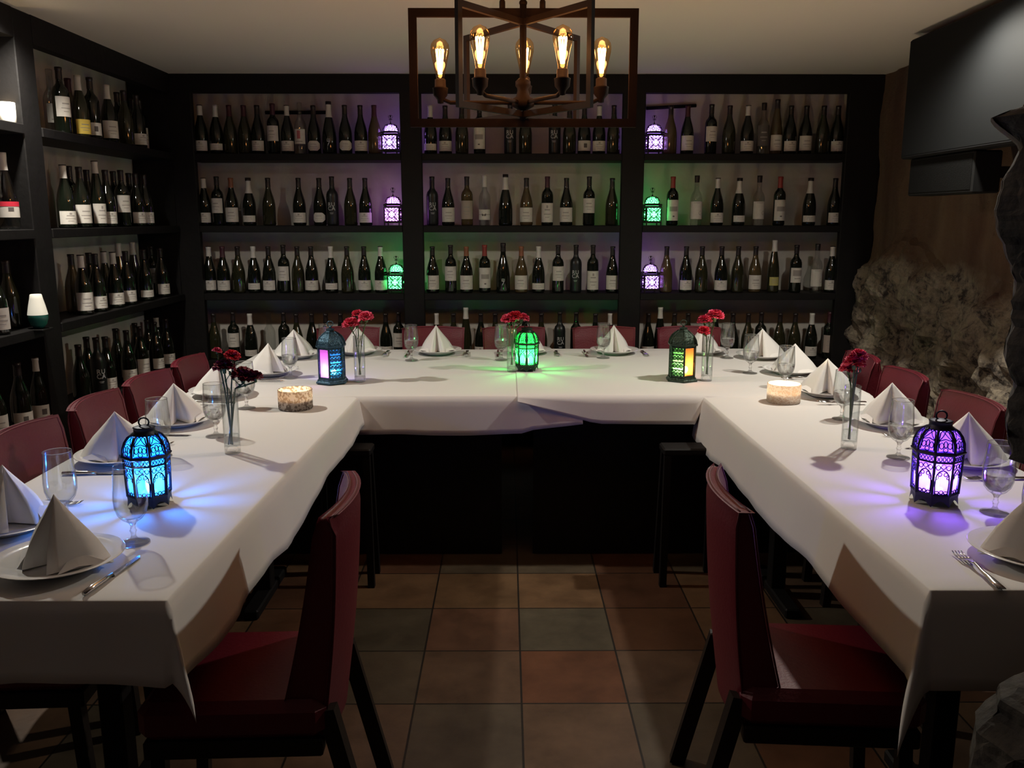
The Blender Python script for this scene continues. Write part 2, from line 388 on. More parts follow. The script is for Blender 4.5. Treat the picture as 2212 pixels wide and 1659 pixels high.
# rough stone door jamb near the camera, right edge of view (outline at its own distance)
def jamb():
    yj = 1.38
    outl = [(2330, -160), (2300, 60), (2270, 150), (2212, 230), (2150, 254), (2178, 285), (2204, 318), (2176, 372), (2150, 440), (2163, 478), (2168, 545), (2190, 590), (2196, 650), (2192, 705), (2176, 760),
            (2184, 850), (2176, 930), (2190, 992), (2230, 1012), (2290, 1060), (2330, 1130), (2350, 1250), (2330, 1360), (2275, 1450), (2212, 1488), (2161, 1510), (2148, 1548), (2109, 1580), (2101, 1640), (2090, 1760), (2080, 1900), (2070, 2600)]
    pts = []
    for k in range(len(outl) - 1):
        a = P(*outl[k], Y=yj); b = P(*outl[k + 1], Y=yj)
        nq = max(3, int((b - a).length / .012))
        for q in range(nq):
            p = a.lerp(b, q / nq); p.x += .012 * noise.noise(p * 22) + .006 * noise.noise(p * 60); pts.append(p)
    pts.append(P(*outl[-1], Y=yj))
    pts = [Vector((p.x, yj, max(0.0, min(CEIL, p.z)))) for p in pts]
    pts = [p for i, p in enumerate(pts) if i == 0 or (p - pts[i - 1]).length > 1e-4]
    mb = MB(); rows = []; ydep = [-.30, -.22, -.12, -.05, 0, .04, .05, .04, 0, -.06]
    n = len(pts); vs = []; fs = []
    # cross profile swept: back face edge (camera side) -> silhouette -> far side out to the wall
    prof = [(.9, -.20), (.45, -.20), (.20, -.18), (.07, -.14), (.02, -.08), (0, 0), (.03, .06), (.12, .10), (.35, .12), (.9, .12)]
    prof = [(prof[i][0] + (prof[i + 1][0] - prof[i][0]) * q / 5, prof[i][1] + (prof[i + 1][1] - prof[i][1]) * q / 5) for i in range(len(prof) - 1) for q in range(5)] + [prof[-1]]
    for p in pts:
        for (dx, dy) in prof:
            q = Vector((p.x + dx, yj + dy, p.z))
            d = .022 * noise.fractal(q * 9, 1, 2, 5) + .014 * noise.fractal(q * 28, 1, 2, 4)
            if abs(dx) > .001: q.y += d * (1 if dy > 0 else -1); q.x += d * .6
            vs.append(q)
    m = len(prof)
    for i in range(n - 1):
        for k in range(m - 1):
            fs.append((i * m + k, i * m + k + 1, (i + 1) * m + k + 1, (i + 1) * m + k))
    mb.add(vs, fs, 0, False); o = mb.build('wall_front', M['rock_near']); struct(o)
M['rock_near'] = mat('rock_near', (.055, .047, .038), .9, bump=.8, bscale=25, color2=(.014, .012, .011), vscale=18)
jamb()

# ------------------------------------------------------------------ shelving
def post_xs():
    z = Z2; f = lambda px: x_at(px, RACK_Y, z)
    return [(-2.07 - .02, f(430)), (f(869), f(914)), (f(1340), f(1388)), (f(1816), f(1887))]
PX = post_xs()
t = thing('wine_shelving', 'black wooden wall shelving of three bays on the far wall, full of wine bottles', 'shelves', (0, RACK_Y, 0))
for a, b in PX:
    MB().bbox(((a + b) / 2, .025, CEIL / 2), (b - a, .05, CEIL), .004).build('post', M['black_wood'], t)
for k in range(3):
    xa, xb = PX[k][1], PX[k + 1][0]
    MB().box(((xa + xb) / 2, .03, CEIL - .055), (xb - xa + .01, .06, .11)).build('header', M['black_wood'], t)
    for z in SHELF_Z:
        MB().bbox(((xa + xb) / 2, .03, z - .021), (xb - xa, .055, .042), .003).box(((xa + xb) / 2, .166, z - .021), (xb - xa + .10, .218, .0418)).build('shelf', M['black_wood'], t)
    MB().bbox(((xa + xb) / 2, .145, .16), (xb - xa, .27, .06), .003).build('shelf', M['black_wood'], t)
# dark corner board right of the shelving
struct(MB().box(((PX[3][1] + XR) / 2 + .03, RACK_Y + .14, CEIL / 2), (XR - PX[3][1] + .06, .27, CEIL)).build('trim_1', M['black_wood']))
# left shelving
YA0, YP0, YP1, YBEND = 2.0, 3.84, 3.99, 5.54
t = thing('wine_shelving', 'black wooden shelving along the left wall holding two-deep rows of bottles', 'shelves', (RACK_X, 0, 0))
MB().bbox((-.12, (YP0 + YP1) / 2, CEIL / 2), (.24, YP1 - YP0, CEIL), .004).build('post', M['black_wood'], t)
MB().bbox((-.12, YA0 - .06, CEIL / 2), (.24, .12, CEIL), .004).build('post', M['black_wood'], t)
for (a, b) in ((YA0, YP0), (YP1, YBEND)):
    MB().box((-.03, (a + b) / 2, CEIL - .06), (.06, b - a, .12)).build('header', M['black_wood'], t)
    for z in SHELF_Z + [.19]:
        MB().bbox((-.12, (a + b) / 2, z - .021), (.25, b - a, .042), .003).build('shelf', M['black_wood'], t)
MB().box((-.135, YBEND + .01, CEIL / 2), (.24, .02, CEIL)).build('end_panel', M['black_wood'], t)
struct(MB().box((-2.2, RACK_Y + .145, CEIL / 2), (.22, .25, CEIL)).build('trim_2', M['black_wood']))

# ------------------------------------------------------------------ bottles
PROF = {
 'B': [(0, 0), (.036, 0), (.0405, .005), (.0415, .012), (.0415, .112), (.0405, .132), (.0365, .158), (.0300, .182), (.0225, .205), (.0175, .225), (.0150, .245), (.0143, .283), (.0155, .284), (.0155, .292), (.0140, .296), (0, .296)],
 'D': [(0, 0), (.033, 0), (.0370, .005), (.0380, .012), (.0380, .180), (.0370, .194), (.0320, .210), (.0220, .222), (.0165, .232), (.0148, .245), (.0143, .292), (.0155, .293), (.0155, .301), (.0140, .305), (0, .305)],
 'C': [(0, 0), (.033, 0), (.0365, .005), (.0370, .012), (.0370, .165), (.0350, .182), (.0290, .200), (.0195, .215), (.0155, .228), (.0145, .285), (.0155, .287), (.0155, .305), (.0145, .312), (0, .312)],
 'H': [(0, 0), (.040, 0), (.0440, .006), (.0450, .014), (.0445, .100), (.0420, .130), (.0360, .165), (.0285, .198), (.0215, .225), (.0170, .250), (.0155, .290), (.0170, .292), (.0170, .312), (.0150, .318), (0, .318)],
 'K': [(0, 0), (.033, 0), (.0370, .005), (.0378, .012), (.0375, .125), (.0350, .160), (.0290, .200), (.0220, .240), (.0165, .275), (.0145, .300), (.0143, .325), (.0152, .326), (.0152, .332), (.0140, .335), (0, .335)],
}
PROF['R'] = PROF['D']
def rad(t, z):
    p = PROF[t]
    for i in range(1, len(p) - 1):
        if p[i][1] <= z <= p[i + 1][1] and p[i + 1][1] > p[i][1]:
            return p[i][0] + (p[i + 1][0] - p[i][0]) * (z - p[i][1]) / (p[i + 1][1] - p[i][1])
    return p[4][0]
MC = {}
def cached(key, fn):
    if key not in MC: MC[key] = fn()
    return MC[key]
def arc(mb, r_, z0, z1, half, mi=0, n=14, cz=None):
    """a patch of the bottle wall facing -Y"""
    mb.lathe([(r_, z0), (r_, z1)], n, mi=mi, a0=-math.pi / 2 - half, a1=-math.pi / 2 + half)
def oct_label(mb, r_, zc, h, half, mi=0):
    n = 16; vs = []; fs = []
    for i in range(n + 1):
        u = -1 + 2 * i / n; hh = h * min(1, (1 - abs(u)) / .45 * .55 + .45); a = -math.pi / 2 + half * u
        for q in (-1, 1): vs.append((r_ * math.cos(a), r_ * math.sin(a), zc + q * hh))
    for i in range(n): fs.append((2 * i, 2 * i + 2, 2 * i + 3, 2 * i + 1))
    mb.add(vs, fs, mi)
def text_patch(body, size, r_, zc, spacing=1.0, line=0.9):
    cu = bpy.data.curves.new('t', 'FONT'); cu.body = body; cu.size = size; cu.align_x = 'CENTER'; cu.align_y = 'CENTER'; cu.space_line = line; cu.space_character = spacing; cu.resolution_u = 3; cu.offset = .0004
    ob = bpy.data.objects.new('t', cu); me = bpy.data.meshes.new_from_object(ob)
    vs = [v.co.copy() for v in me.vertices]; fs = [tuple(p.vertices) for p in me.polygons]
    bpy.data.objects.remove(ob); bpy.data.curves.remove(cu)
    out = []
    for v in vs:
        a = -math.pi / 2 + v.x / r_
        out.append((r_ * math.cos(a), r_ * math.sin(a), zc + v.y))
    return out, fs
LAB = {  # code: (z0, z1, half angle deg, material, words)
 'l': (.018, .080, 72, 'paper', 'low white label'), 'w': (.022, .062, 66, 'paper', 'narrow white band label'), 't': (.022, .118, 72, 'paper', 'tall white label'),
 'm': (.078, .170, 70, 'paper', 'white label set high'), 'r': (.02, .08, 62, 'paper', 'rounded white label'), 's': (.020, .082, 72, 'paper', 'low white label with dark square'),
 'y': (.045, .100, 50, 'paper_yellow', 'small yellow-green label'), 'g': (.015, .085, 60, 'paper_gold', 'bright yellow label'), 'b': (.035, .100, 72, 'paper', 'white label with black bow'),
 'p': (.030, .160, 68, 'paper', 'full white label with picture'), 'e': (.040, .155, 70, 'paper_tan', 'tan full-height label'), 'f': (.05, .175, 68, 'grey', 'dark grey front label'),
 'k': (.060, .150, 66, 'paper', 'pink-printed white label'), 'q': (.020, .14, 70, 'paper', 'large white label'), 'x': (.05, .13, 70, 'red', 'white label with red top'),
 'v': (.040, .150, 70, 'paper', 'long white label with grey sketch'), 'u': (.065, .16, 70, 'paper', 'white picture label')}
def label_mesh(t, code):
    z0, z1, half, mt, _ = LAB[code]; r_ = PROF[t][4][0] + .0007; mb = MB(); h = R(half); mats = [M['paper'], M['ink'], M['grey_ink'], M['pink_ink']]
    if mt == 'paper_tan': mats[0] = M['paper_tan']
    if mt == 'paper_yellow': mats[0] = M['paper_yellow']
    if mt == 'paper_gold': mats[0] = M['paper_gold']
    if mt == 'grey': mats = [M['ink'], M['grey_ink'], M['grey_ink'], M['pink_ink']]
    if t in 'BH' and z1 > .112: z1 = .112
    if t == 'K' and z1 > .12: z1 = .12
    r2 = r_ + .0005
    if code == 'r': oct_label(mb, r_, (z0 + z1) / 2, (z1 - z0) / 2, h)
    else: arc(mb, r_, z0, z1, h)
    H = z1 - z0
    if code == 's': arc(mb, r2, z0 + H * .3, z0 + H * .72, R(14), 1, 4)
    elif code == 'x': mats[3] = M['label_red']; arc(mb, r2, z1 - .016, z1 + .004, h, 3); arc(mb, r2, z0 + H * .42, z0 + H * .68, R(14), 1, 4)
    elif code in 'p': arc(mb, r2, z0 + H * .45, z0 + H * .68, R(40), 2, 8); arc(mb, r2, z0 + H * .18, z0 + H * .24, R(9), 1, 3)
    elif code == 'u': arc(mb, r2, z0 + H * .45, z0 + H * .85, R(46), 2, 8); arc(mb, r2, z0 + H * .25, z0 + H * .3, R(30), 2, 6)
    elif code == 'k': arc(mb, r2, z0 + H * .35, z0 + H * .9, R(16), 3, 5); arc(mb, r2, z0 + H * .14, z0 + H * .2, R(36), 2, 6)
    elif code == 'b':
        zz = z0 + H * .5; arc(mb, r2, zz - .001, zz + .001, h, 1)
        for sg in (-1, 1):
            vs = []
            for (u, v) in ((0, 0), (.014, .008), (.014, -.005), (.004, -.010)):
                a = -math.pi / 2 + sg * u / r2; vs.append((r2 * 1.01 * math.cos(a), r2 * 1.01 * math.sin(a), zz + v))
            mb.add(vs, [(0, 1, 2, 3)], 1)
    elif code == 'v':
        pts = []
        for i in range(11):
            a0 = 2 * math.pi * i / 10; rr = .012 * (1 + .25 * math.sin(5 * a0)); aa = -math.pi / 2 + R(38) + rr * math.cos(a0) / r2
            pts.append((r2 * 1.01 * math.cos(aa), r2 * 1.01 * math.sin(aa), z0 + H * .35 + rr * math.sin(a0)))
        mb.tube(pts, .0011, 4, 2); arc(mb, r2, z1 - .010, z1 - .007, R(30), 2, 6)
    else:
        arc(mb, r2, z0 + H * .62, z0 + H * .68, R(26), 2, 6); arc(mb, r2, z0 + H * .40, z0 + H * .44, R(34), 2, 6); arc(mb, r2, z0 + H * .24, z0 + H * .27, R(20), 2, 5)
        if code in 'lq': arc(mb, r2, z0 + H * .74, z0 + H * .88, R(8), 2, 3)
    return mb.mesh('label', mats)
CAPW = {'d': ('cap_dark', .055, 'dark-capped'), 'w': ('cap_white', .062, 'white-capped'), 'r': ('cap_red', .070, 'red-capped'), 'o': ('cap_orange', .060, 'orange-capped'), 'u': ('cap_purple', .068, 'purple-capped'),
        'f': ('cap_white', .095, 'foil-necked'), 'k': ('cap_dark', .042, 'black-capped'), 'h': ('cap_white', .072, 'white-necked')}
GLW = {'d': ('glass_dark', 'dark'), 'o': ('glass_olive', 'olive'), 'p': ('glass_pale', 'amber'), 'c': ('glass_clear', 'clear'), 'm': ('glass_matte', 'matte black')}
SHW = {'B': 'sloping-shouldered', 'D': 'high-shouldered', 'C': 'square-shouldered', 'H': 'wide sloping', 'K': 'tall slender', 'R': 'high-shouldered'}
ORD = ['first', 'second', 'third', 'fourth', 'fifth', 'sixth', 'seventh', 'eighth', 'ninth', 'tenth', 'eleventh', 'twelfth', 'thirteenth', 'fourteenth', 'fifteenth', 'sixteenth']
def body_mesh(t, g):
    return MB().lathe(PROF[t], 24).mesh('glass_body', M[GLW[g][0]])
def cap_mesh(t, c):
    mt, L, _ = CAPW[c]; top = PROF[t][-1][1]; mb = MB()
    zs = [top - L + L * i / 4 for i in range(5)]
    pr = [(rad(t, min(z, top - .0125)) + .0008, z) for z in zs[:-1]] + [(.0166 if t != 'H' else .0178, top - .012), (.0166 if t != 'H' else .0178, top + .0008), (.010, top + .0012), (0, top + .0012)]
    pr = sorted(pr[:-3], key=lambda q: q[1]) + pr[-3:]
    mb.lathe(pr, 20); mats = [M[mt]]
    if c == 'f' : mb.lathe([(.0182, top - .018), (.0182, top + .0015), (.008, top + .002), (0, top + .002)], 20, mi=1); mats.append(M['cap_dark'])
    if c == 'w': mb.lathe([(.0170, top - .003), (.0170, top + .0015), (.01, top + .0018), (0, top + .0018)], 16, mi=1); mats.append(M['cap_dark'])
    return mb.mesh('capsule', mats)
NB = {'n': 0}
def bottle(spec, loc, rz, where, group):
    """spec: type, glass, label, capsule ('-' none)"""
    t, g, l, c = spec
    gl, gw = GLW[g]
    if t == 'R': desc = 'matte black bottle printed with white letters'
    elif t == 'H' and l == '7': desc = 'wide dark bottle printed with pale marks'
    else:
        desc = f"{(CAPW[c][2] + ' ') if c != '-' and c != 'd' else ''}{gw} bottle" + (f", {LAB[l][4]}" if l in LAB else ', no label')
    o = thing('wine_bottle', f'{desc}, {where}', 'bottle', loc, rz, group)
    link('glass_body', cached(('b', t, g), lambda: body_mesh(t, g)), o)
    if l in LAB: link('label', cached(('l', t, l), lambda: label_mesh(t, l)), o)
    if c != '-': link('capsule', cached(('c', t, c), lambda: cap_mesh(t, c)), o)
    if t == 'R':
        def mk():
            vs, fs = text_patch('RU\nCA', .034, .0388, .118, 1.1, .75); mb = MB().add(vs, fs, 0, False)
            arc(mb, .0388, .078, .080, R(18), 0, 4); arc(mb, .0388, .072, .074, R(14), 0, 4); return mb.mesh('printing', M['white_ink'])
        link('printing', cached('ruca', mk), o)
    if l == '7':
        def mk():
            vs, fs = text_patch('7', .042, .0455, .062); mb = MB().add(vs, fs, 0, False)
            vs, fs = text_patch('ITI', .02, .0456, .083); mb.add(vs, fs, 0, False); return mb.mesh('printing', M['white_ink'])
        link('printing', cached('seven', mk), o)
    return o
YBT = RACK_Y + .085
BACK = {
 ('left', 0): [(436, 'Bdlw'), (469, 'Bdwh'), (498, 'Bonu'), (529, 'Bonu'), (558, 'Bdld'), (592, 'Ddmu'), (621, 'Bdlw'), (650, 'Cck-'), (678, 'Bdrd'), (712, 'Hd7f'), (747, 'Bdrd'), (780, 'Bdld'), (810, 'Bpnu')],
 ('left', 1): [(442, 'Bdlw'), (471, 'Ddmd'), (502, 'Bdto'), (540, 'Bdwf'), (582, 'Bond'), (647, 'Bdld'), (691, 'Bdrd'), (719, 'Rmnd'), (757, 'Bond'), (790, 'Bdld')],
 ('left', 2): [(453, 'Bdlw'), (484, 'Bdlu'), (517, 'Bond'), (549, 'Bdwh'), (582, 'Bdld'), (614, 'Ddmd'), (644, 'Bond'), (674, 'Bdld'), (716, 'Bdwh'), (751, 'Bond'), (787, 'Bdld'), (823, 'Bdlw')],
 ('left', 3): [(464, 'Bond'), (505, 'Ddmd'), (543, 'Bdwh'), (583, 'Ccn-'), (615, 'Ddnd'), (643, 'Bond'), (675, 'Bdnd'), (706, 'Bdnd'), (737, 'Bdnd'), (771, 'Bdnd'), (834, 'Bdsd'), (862, 'Ddmd')],
 ('centre', 0): [(930, 'Bdwh'), (962, 'Bdld'), (998, 'Bond'), (1036, 'Ddpd'), (1102, 'Rmnd'), (1135, 'Bond'), (1198, 'Rmnd'), (1230, 'Bond'), (1262, 'Bdsd'), (1294, 'Bdlw'), (1325, 'Bond')],
 ('centre', 1): [(934, 'Rmnd'), (968, 'Bdtd'), (1009, 'Dped'), (1047, 'Ccbh'), (1092, 'Hdnf'), (1137, 'Bptd'), (1182, 'Ddqu'), (1223, 'Bdtd'), (1272, 'Ddmd'), (1322, 'Bond')],
 ('centre', 2): [(935, 'Bdtd'), (974, 'Ddmd'), (1008, 'Bdto'), (1047, 'Ddpr'), (1087, 'Hd7d'), (1126, 'Bpto'), (1163, 'Bdwh'), (1205, 'Ddmd'), (1244, 'Rmnd'), (1280, 'Ddqd'), (1322, 'Bdtd')],
 ('centre', 3): [(943, 'Bdlh'), (980, 'Bond'), (1007, 'Konh'), (1039, 'Bdld'), (1070, 'Bond'), (1101, 'Bdnd'), (1133, 'Bdnd'), (1169, 'Bond'), (1209, 'Rmnd'), (1244, 'Ddnd'), (1285, 'Bdnd'), (1317, 'Bdlh')],
 ('right', 0): [(1448, 'Bpnd'), (1484, 'Bdtu'), (1536, 'Ddmd'), (1574, 'Bond'), (1613, 'Bdlw'), (1647, 'Ccfk'), (1677, 'Kptd'), (1706, 'Bdld'), (1740, 'Bdtd'), (1777, 'Bond'), (1808, 'Bdld')],
 ('right', 1): [(1452, 'Ddpr'), (1504, 'Ccvk'), (1549, 'Bdlw'), (1595, 'Bdwf'), (1639, 'Ccvk'), (1682, 'Ddpr'), (1747, 'Bdwf'), (1802, 'Bdld')],
 ('right', 2): [(1439, 'Bpnd'), (1481, 'Bdld'), (1515, 'Bond'), (1556, 'Bdld'), (1593, 'Bond'), (1631, 'Bptd'), (1671, 'Koyh'), (1717, 'Ddud'), (1762, 'Ccvk'), (1795, 'Bdlw')],
 ('right', 3): [(1399, 'Bdsd'), (1425, 'Kdnh'), (1455, 'Bond'), (1485, 'Bond'), (1545, 'Bdnd'), (1581, 'Bdnd'), (1613, 'Bond'), (1641, 'Ddnd'), (1683, 'Bond'), (1715, 'Bond'), (1751, 'Bdlh'), (1789, 'Ddeu')],
}
SHN = ['top shelf', 'second shelf', 'third shelf', 'bottom shelf']
for (bay, k), L in BACK.items():
    for i, (px, sp) in enumerate(L):
        z = SHELF_Z[k]; x = x_at(px, YBT, z + .1)
        rz = random.uniform(-.15, .15)
        bottle(sp, (x, YBT + random.uniform(-.012, .012), z + .0005), rz, f"{ORD[i]} from left, {SHN[k]}, {bay} bay", f'bottles on the {SHN[k]} of the {bay} bay')
LEFT = {
 0: [(114, 'b', 'Cck-'), (134, 'f', 'Ddmd'), (153, 'b', 'Bptu'), (174, 'f', 'Bogh'), (200, 'f', 'Ddsd'), (236, 'f', 'Bdth'), (258, 'b', 'Ddnd'), (272, 'f', 'Bond'), (291, 'b', 'Bdnd'), (299, 'f', 'Bdld'), (322, 'b', 'Ddqd')],
 1: [(143, 'f', 'Bdlw'), (156, 'b', 'Ddnd'), (177, 'f', 'Bdtd'), (193, 'b', 'Bond'), (212, 'f', 'Kdqw'), (233, 'f', 'Bdld'), (250, 'b', 'Ddnd'), (266, 'f', 'Ddmd'), (283, 'b', 'Ddmd'), (297, 'f', 'Bdld'), (315, 'f', 'Bdld')],
 2: [(160, 'b', 'Bpnd'), (181, 'f', 'Bdtw'), (198, 'b', 'Bdnd'), (211, 'f', 'Bdld'), (230, 'b', 'Bonw'), (249, 'f', 'Bdlw'), (262, 'b', 'Konh'), (276, 'f', 'Bdld'), (292, 'b', 'Konh'), (314, 'f', 'Bdwd'), (335, 'b', 'Ddmd'), (350, 'f', 'Bdld')],
 3: [(176, 'f', 'Bdnd'), (193, 'b', 'Bdnd'), (214, 'f', 'Rmnd'), (233, 'f', 'Bdld'), (255, 'b', 'Bond'), (278, 'f', 'Bdld'), (296, 'b', 'Bdnd'), (306, 'f', 'Bdtd'), (322, 'b', 'Bdtd'), (338, 'f', 'Bdld'), (352, 'b', 'Bdlw'), (362, 'f', 'Bdld')],
}
for k, L in LEFT.items():
    for i, (px, ln, sp) in enumerate(L):
        X = RACK_X - (.055 if ln == 'f' else .15); z = SHELF_Z[k]; y = min(y_at(px, X, z + .1), 5.44)
        bottle(sp, (X, y, z + .0005), R(52) + random.uniform(-.2, .2), f"{ORD[i]} from post, {SHN[k]}, left wall", f'bottles on the {SHN[k]} of the left wall')
bottle('Hcxh', (RACK_X - .06, y_at(15, RACK_X - .06, Z2 + .1), Z2 + .0005), R(48), 'left wall near the camera', 'left wall bottles nearest the camera')
bottle('Bdtd', (RACK_X - .05, y_at(-6, RACK_X - .05, Z3 + .1), Z3 + .0005), R(50), 'third shelf at left photo edge', 'left wall bottles nearest the camera')
bottle('Bond', (RACK_X - .12, y_at(22, RACK_X - .12, Z3 + .1), Z3 + .0005), R(50), 'left of the white and teal lamp', 'left wall bottles nearest the camera')
bottle('Bdlu', (RACK_X - .15, y_at(50, RACK_X - .15, Z3 + .1), Z3 + .0005), R(50), 'just behind the teal lamp', 'left wall bottles nearest the camera')
bottle('Bdtd', (RACK_X - .05, y_at(-8, RACK_X - .05, Z4 + .1), Z4 + .0005), R(50), 'bottom shelf at left photo edge', 'left wall bottles nearest the camera')
bottle('Bdsd', (RACK_X - .055, y_at(46, RACK_X - .055, Z4 + .1), Z4 + .0005), R(50), 'bottom shelf left of post', 'left wall bottles nearest the camera')
bottle('Bdsw', (RACK_X - .055, y_at(86, RACK_X - .055, Z4 + .1), Z4 + .0005), R(50), 'bottom shelf beside post', 'left wall bottles nearest the camera')
# dark rods fixed across the top niches
for (pa, pb, lab) in ((573, 706, 'thin dark rod on the wall behind bottles, top shelf of left bay'), (1396, 1504, 'thin dark rod on the wall behind bottles, top shelf of right bay')):
    a = P(pa, 243 if pa < 900 else 234, Y=YB - .015); b = P(pb, 243 if pa < 900 else 228, Y=YB - .015)
    tag(MB().tube([a, b], .011, 8).build('wall_rod', M['black_wood']), lab, 'rod')

# ------------------------------------------------------------------ lattice helpers
STK = [1.25]
def stroke(mb, pts, mapf, r_=.0012, closed=False, mi=0):
    r_ *= STK[0]
    mb.tube([mapf(u, v) for u, v in pts], r_, 4, mi, closed)
def ellp(cx, cy, rx, ry, n=12, a0=0, a1=360):
    full = (a1 - a0) == 360
    return [(cx + rx * math.cos(R(a0 + (a1 - a0) * i / n)), cy + ry * math.sin(R(a0 + (a1 - a0) * i / n))) for i in range(n if full else n + 1)]

def colour_glass(name, c, trans=.45, tint_k=1.0):
    return thin_glass(name, tuple(min(1, .12 + q * .95) for q in c), tuple(q * .5 for q in c), base=.05, trans=trans, tcol=c)
def domed_lantern(label, loc, rotz, col, led, power, iron):
    STK[0] = 1.3
    t = thing('lantern', label, 'lantern', loc, rotz, 'domed table lanterns')
    n = 8; rb, rt = .054, .057
    def ring(r_, z, rad_=.002, k=n): return [(r_ * math.cos(2 * math.pi * (i + .5) / k), r_ * math.sin(2 * math.pi * (i + .5) / k), z) for i in range(k)]
    # frame: base, collars, posts
    mb = MB()
    for k in range(n):
        a0, a1 = 2 * math.pi * (k + .5) / n, 2 * math.pi * (k + 1.5) / n; am = (a0 + a1) / 2
        # scalloped foot plates
        A = Vector((rb * math.cos(a0), rb * math.sin(a0), .03)); B = Vector((rb * math.cos(a1), rb * math.sin(a1), .03))
        o = 1.05
        pts = [A, A * o - Vector((0, 0, .029 + .0015)), (A * .7 + B * .3) * o * 1.0 - Vector((0, 0, .018)), (A + B) / 2 * o - Vector((0, 0, .014)), (A * .3 + B * .7) * o - Vector((0, 0, .018)), B * o - Vector((0, 0, .0305)), B]
        for q in pts: q.z = max(q.z, .0006)
        mb.add(pts, [(0, 1, 2), (0, 2, 3), (0, 3, 6), (3, 4, 6), (4, 5, 6)], 0, False)
    mb.lathe([(rb - .004, .020), (rb + .001, .022), (rb + .002, .030), (rb - .001, .034), (rb - .004, .034)], 8, twist=math.pi / 8, sm=False)
    mb.lathe([(0, .021), (rb - .003, .021)], 8, twist=math.pi / 8, sm=False)
    mb.build('base', iron, t)
    mb = MB()
    for k in range(n):
        a = 2 * math.pi * (k + .5) / n
        mb.beam((rb * math.cos(a), rb * math.sin(a), .03), (rt * math.cos(a), rt * math.sin(a), .137), .0055)
    mb.lathe([(rt, .113), (rt + .002, .115), (rt + .002, .118), (rt, .119)], 8, twist=math.pi / 8, sm=False)
    mb.lathe([(rt, .131), (rt + .006, .134), (rt + .008, .138), (rt + .004, .142), (rt - .004, .142)], 8, twist=math.pi / 8, sm=False)
    mb.build('frame', iron, t)
    mb = MB()
    for k in range(n):
        a0, a1 = 2 * math.pi * (k + .5) / n, 2 * math.pi * (k + 1.5) / n
        def mp(u, v, a0=a0, a1=a1):
            z = .034 + .079 * v; rr = rb + (rt - rb) * v + .0005
            A = Vector((math.cos(a0), math.sin(a0), 0)) * rr; B = Vector((math.cos(a1), math.sin(a1), 0)) * rr
            p = A.lerp(B, u); p.z = z; return p
        # arch with curls at the head, lace along the foot
        stroke(mb, [(.14, 0), (.12, .4), (.16, .62), (.30, .74), (.5, .80), (.70, .74), (.84, .62), (.88, .4), (.86, 0)], mp, .0014)
        for (cx_, cy_, rx, ry) in ((.22, .88, .12, .08), (.5, .91, .13, .075), (.78, .88, .12, .08), (.34, .66, .10, .06), (.66, .66, .10, .06), (.2, .55, .07, .05), (.8, .55, .07, .05)):
            stroke(mb, ellp(cx_, cy_, rx, ry, 8), mp, .0010, True)
        for (cx_, cy_, rx, ry) in ((.25, .06, .11, .05), (.5, .07, .11, .06), (.75, .06, .11, .05)):
            stroke(mb, ellp(cx_, cy_, rx, ry, 8), mp, .0011, True)
        def mq(u, v, a0=a0, a1=a1):
            z = .1185 + .013 * v; rr = rt + .001
            A = Vector((math.cos(a0), math.sin(a0), 0)) * rr; B = Vector((math.cos(a1), math.sin(a1), 0)) * rr
            p = A.lerp(B, u); p.z = z; return p
        for q in range(5): stroke(mb, ellp(.1 + .2 * q, .5, .075, .42, 7), mq, .0010, True)
    mb.build('lattice', iron, t)
    # dome
    def rdome(v): return (rt + .002) * (1 - v) ** .0 * math.cos(v * 1.02) if v < 1 else .03
    def dz(v): return .142 + .054 * math.sin(v * 1.25) / math.sin(1.25)
    mb = MB()
    for k in range(n):
        a0, a1 = 2 * math.pi * (k + .5) / n, 2 * math.pi * (k + 1.5) / n
        mb.tube([(rdome(v) * math.cos(a0), rdome(v) * math.sin(a0), dz(v)) for v in (0, .25, .5, .75, 1)], .0034, 6)
        def md(u, v, a0=a0, a1=a1):
            rr = rdome(v) + .0005; A = Vector((math.cos(a0), math.sin(a0), 0)) * rr; B = Vector((math.cos(a1), math.sin(a1), 0)) * rr
            p = A.lerp(B, u); p.z = dz(v); return p
        stroke(mb, [(.12, .05), (.12, .5), (.2, .8), (.5, .93), (.8, .8), (.88, .5), (.88, .05)], md, .0013)
        stroke(mb, [(.15, .45), (.35, .6), (.6, .85)], md, .0009); stroke(mb, [(.85, .45), (.65, .6), (.4, .85)], md, .0009)
        stroke(mb, [(.13, .42), (.5, .5), (.87, .42)], md, .0011)
        for (cx_, cy_, rx, ry) in ((.28, .25, .12, .11), (.5, .30, .10, .12), (.72, .25, .12, .11), (.5, .10, .12, .08)):
            stroke(mb, ellp(cx_, cy_, rx, ry, 8), md, .0010, True)
    mb.lathe([(rdome(1) + .003, dz(1) - .004), (rdome(1) + .004, dz(1)), (.027, dz(1) + .003), (.027, dz(1) + .014), (.029, dz(1) + .016), (.024, dz(1) + .018), (.010, dz(1) + .020), (0, dz(1) + .021)], 20)
    mb.build('dome', iron, t)
    zt = dz(1) + .019
    MB().tube([(.013 * math.cos(R(a)), 0, zt + .010 + .012 * math.sin(R(a))) for a in range(0, 360, 30)], .0024, 6, closed=True).build('ring', iron, t)
    MB().lathe([(rb - .006, .034), (rt - .005, .137)], 24).lathe([(rdome(v) - .006, dz(v)) for v in (0, .25, .5, .75, .98)], 24).build('glass', col, t)
    MB().lathe([(0, .0225), (.02, .0225), (.02, .036), (0, .037)], 16).ell((0, 0, .052), (.010, .010, .018), 12, 8, mi=1).build('led_candle', [M['wax'], led], t)
    return t

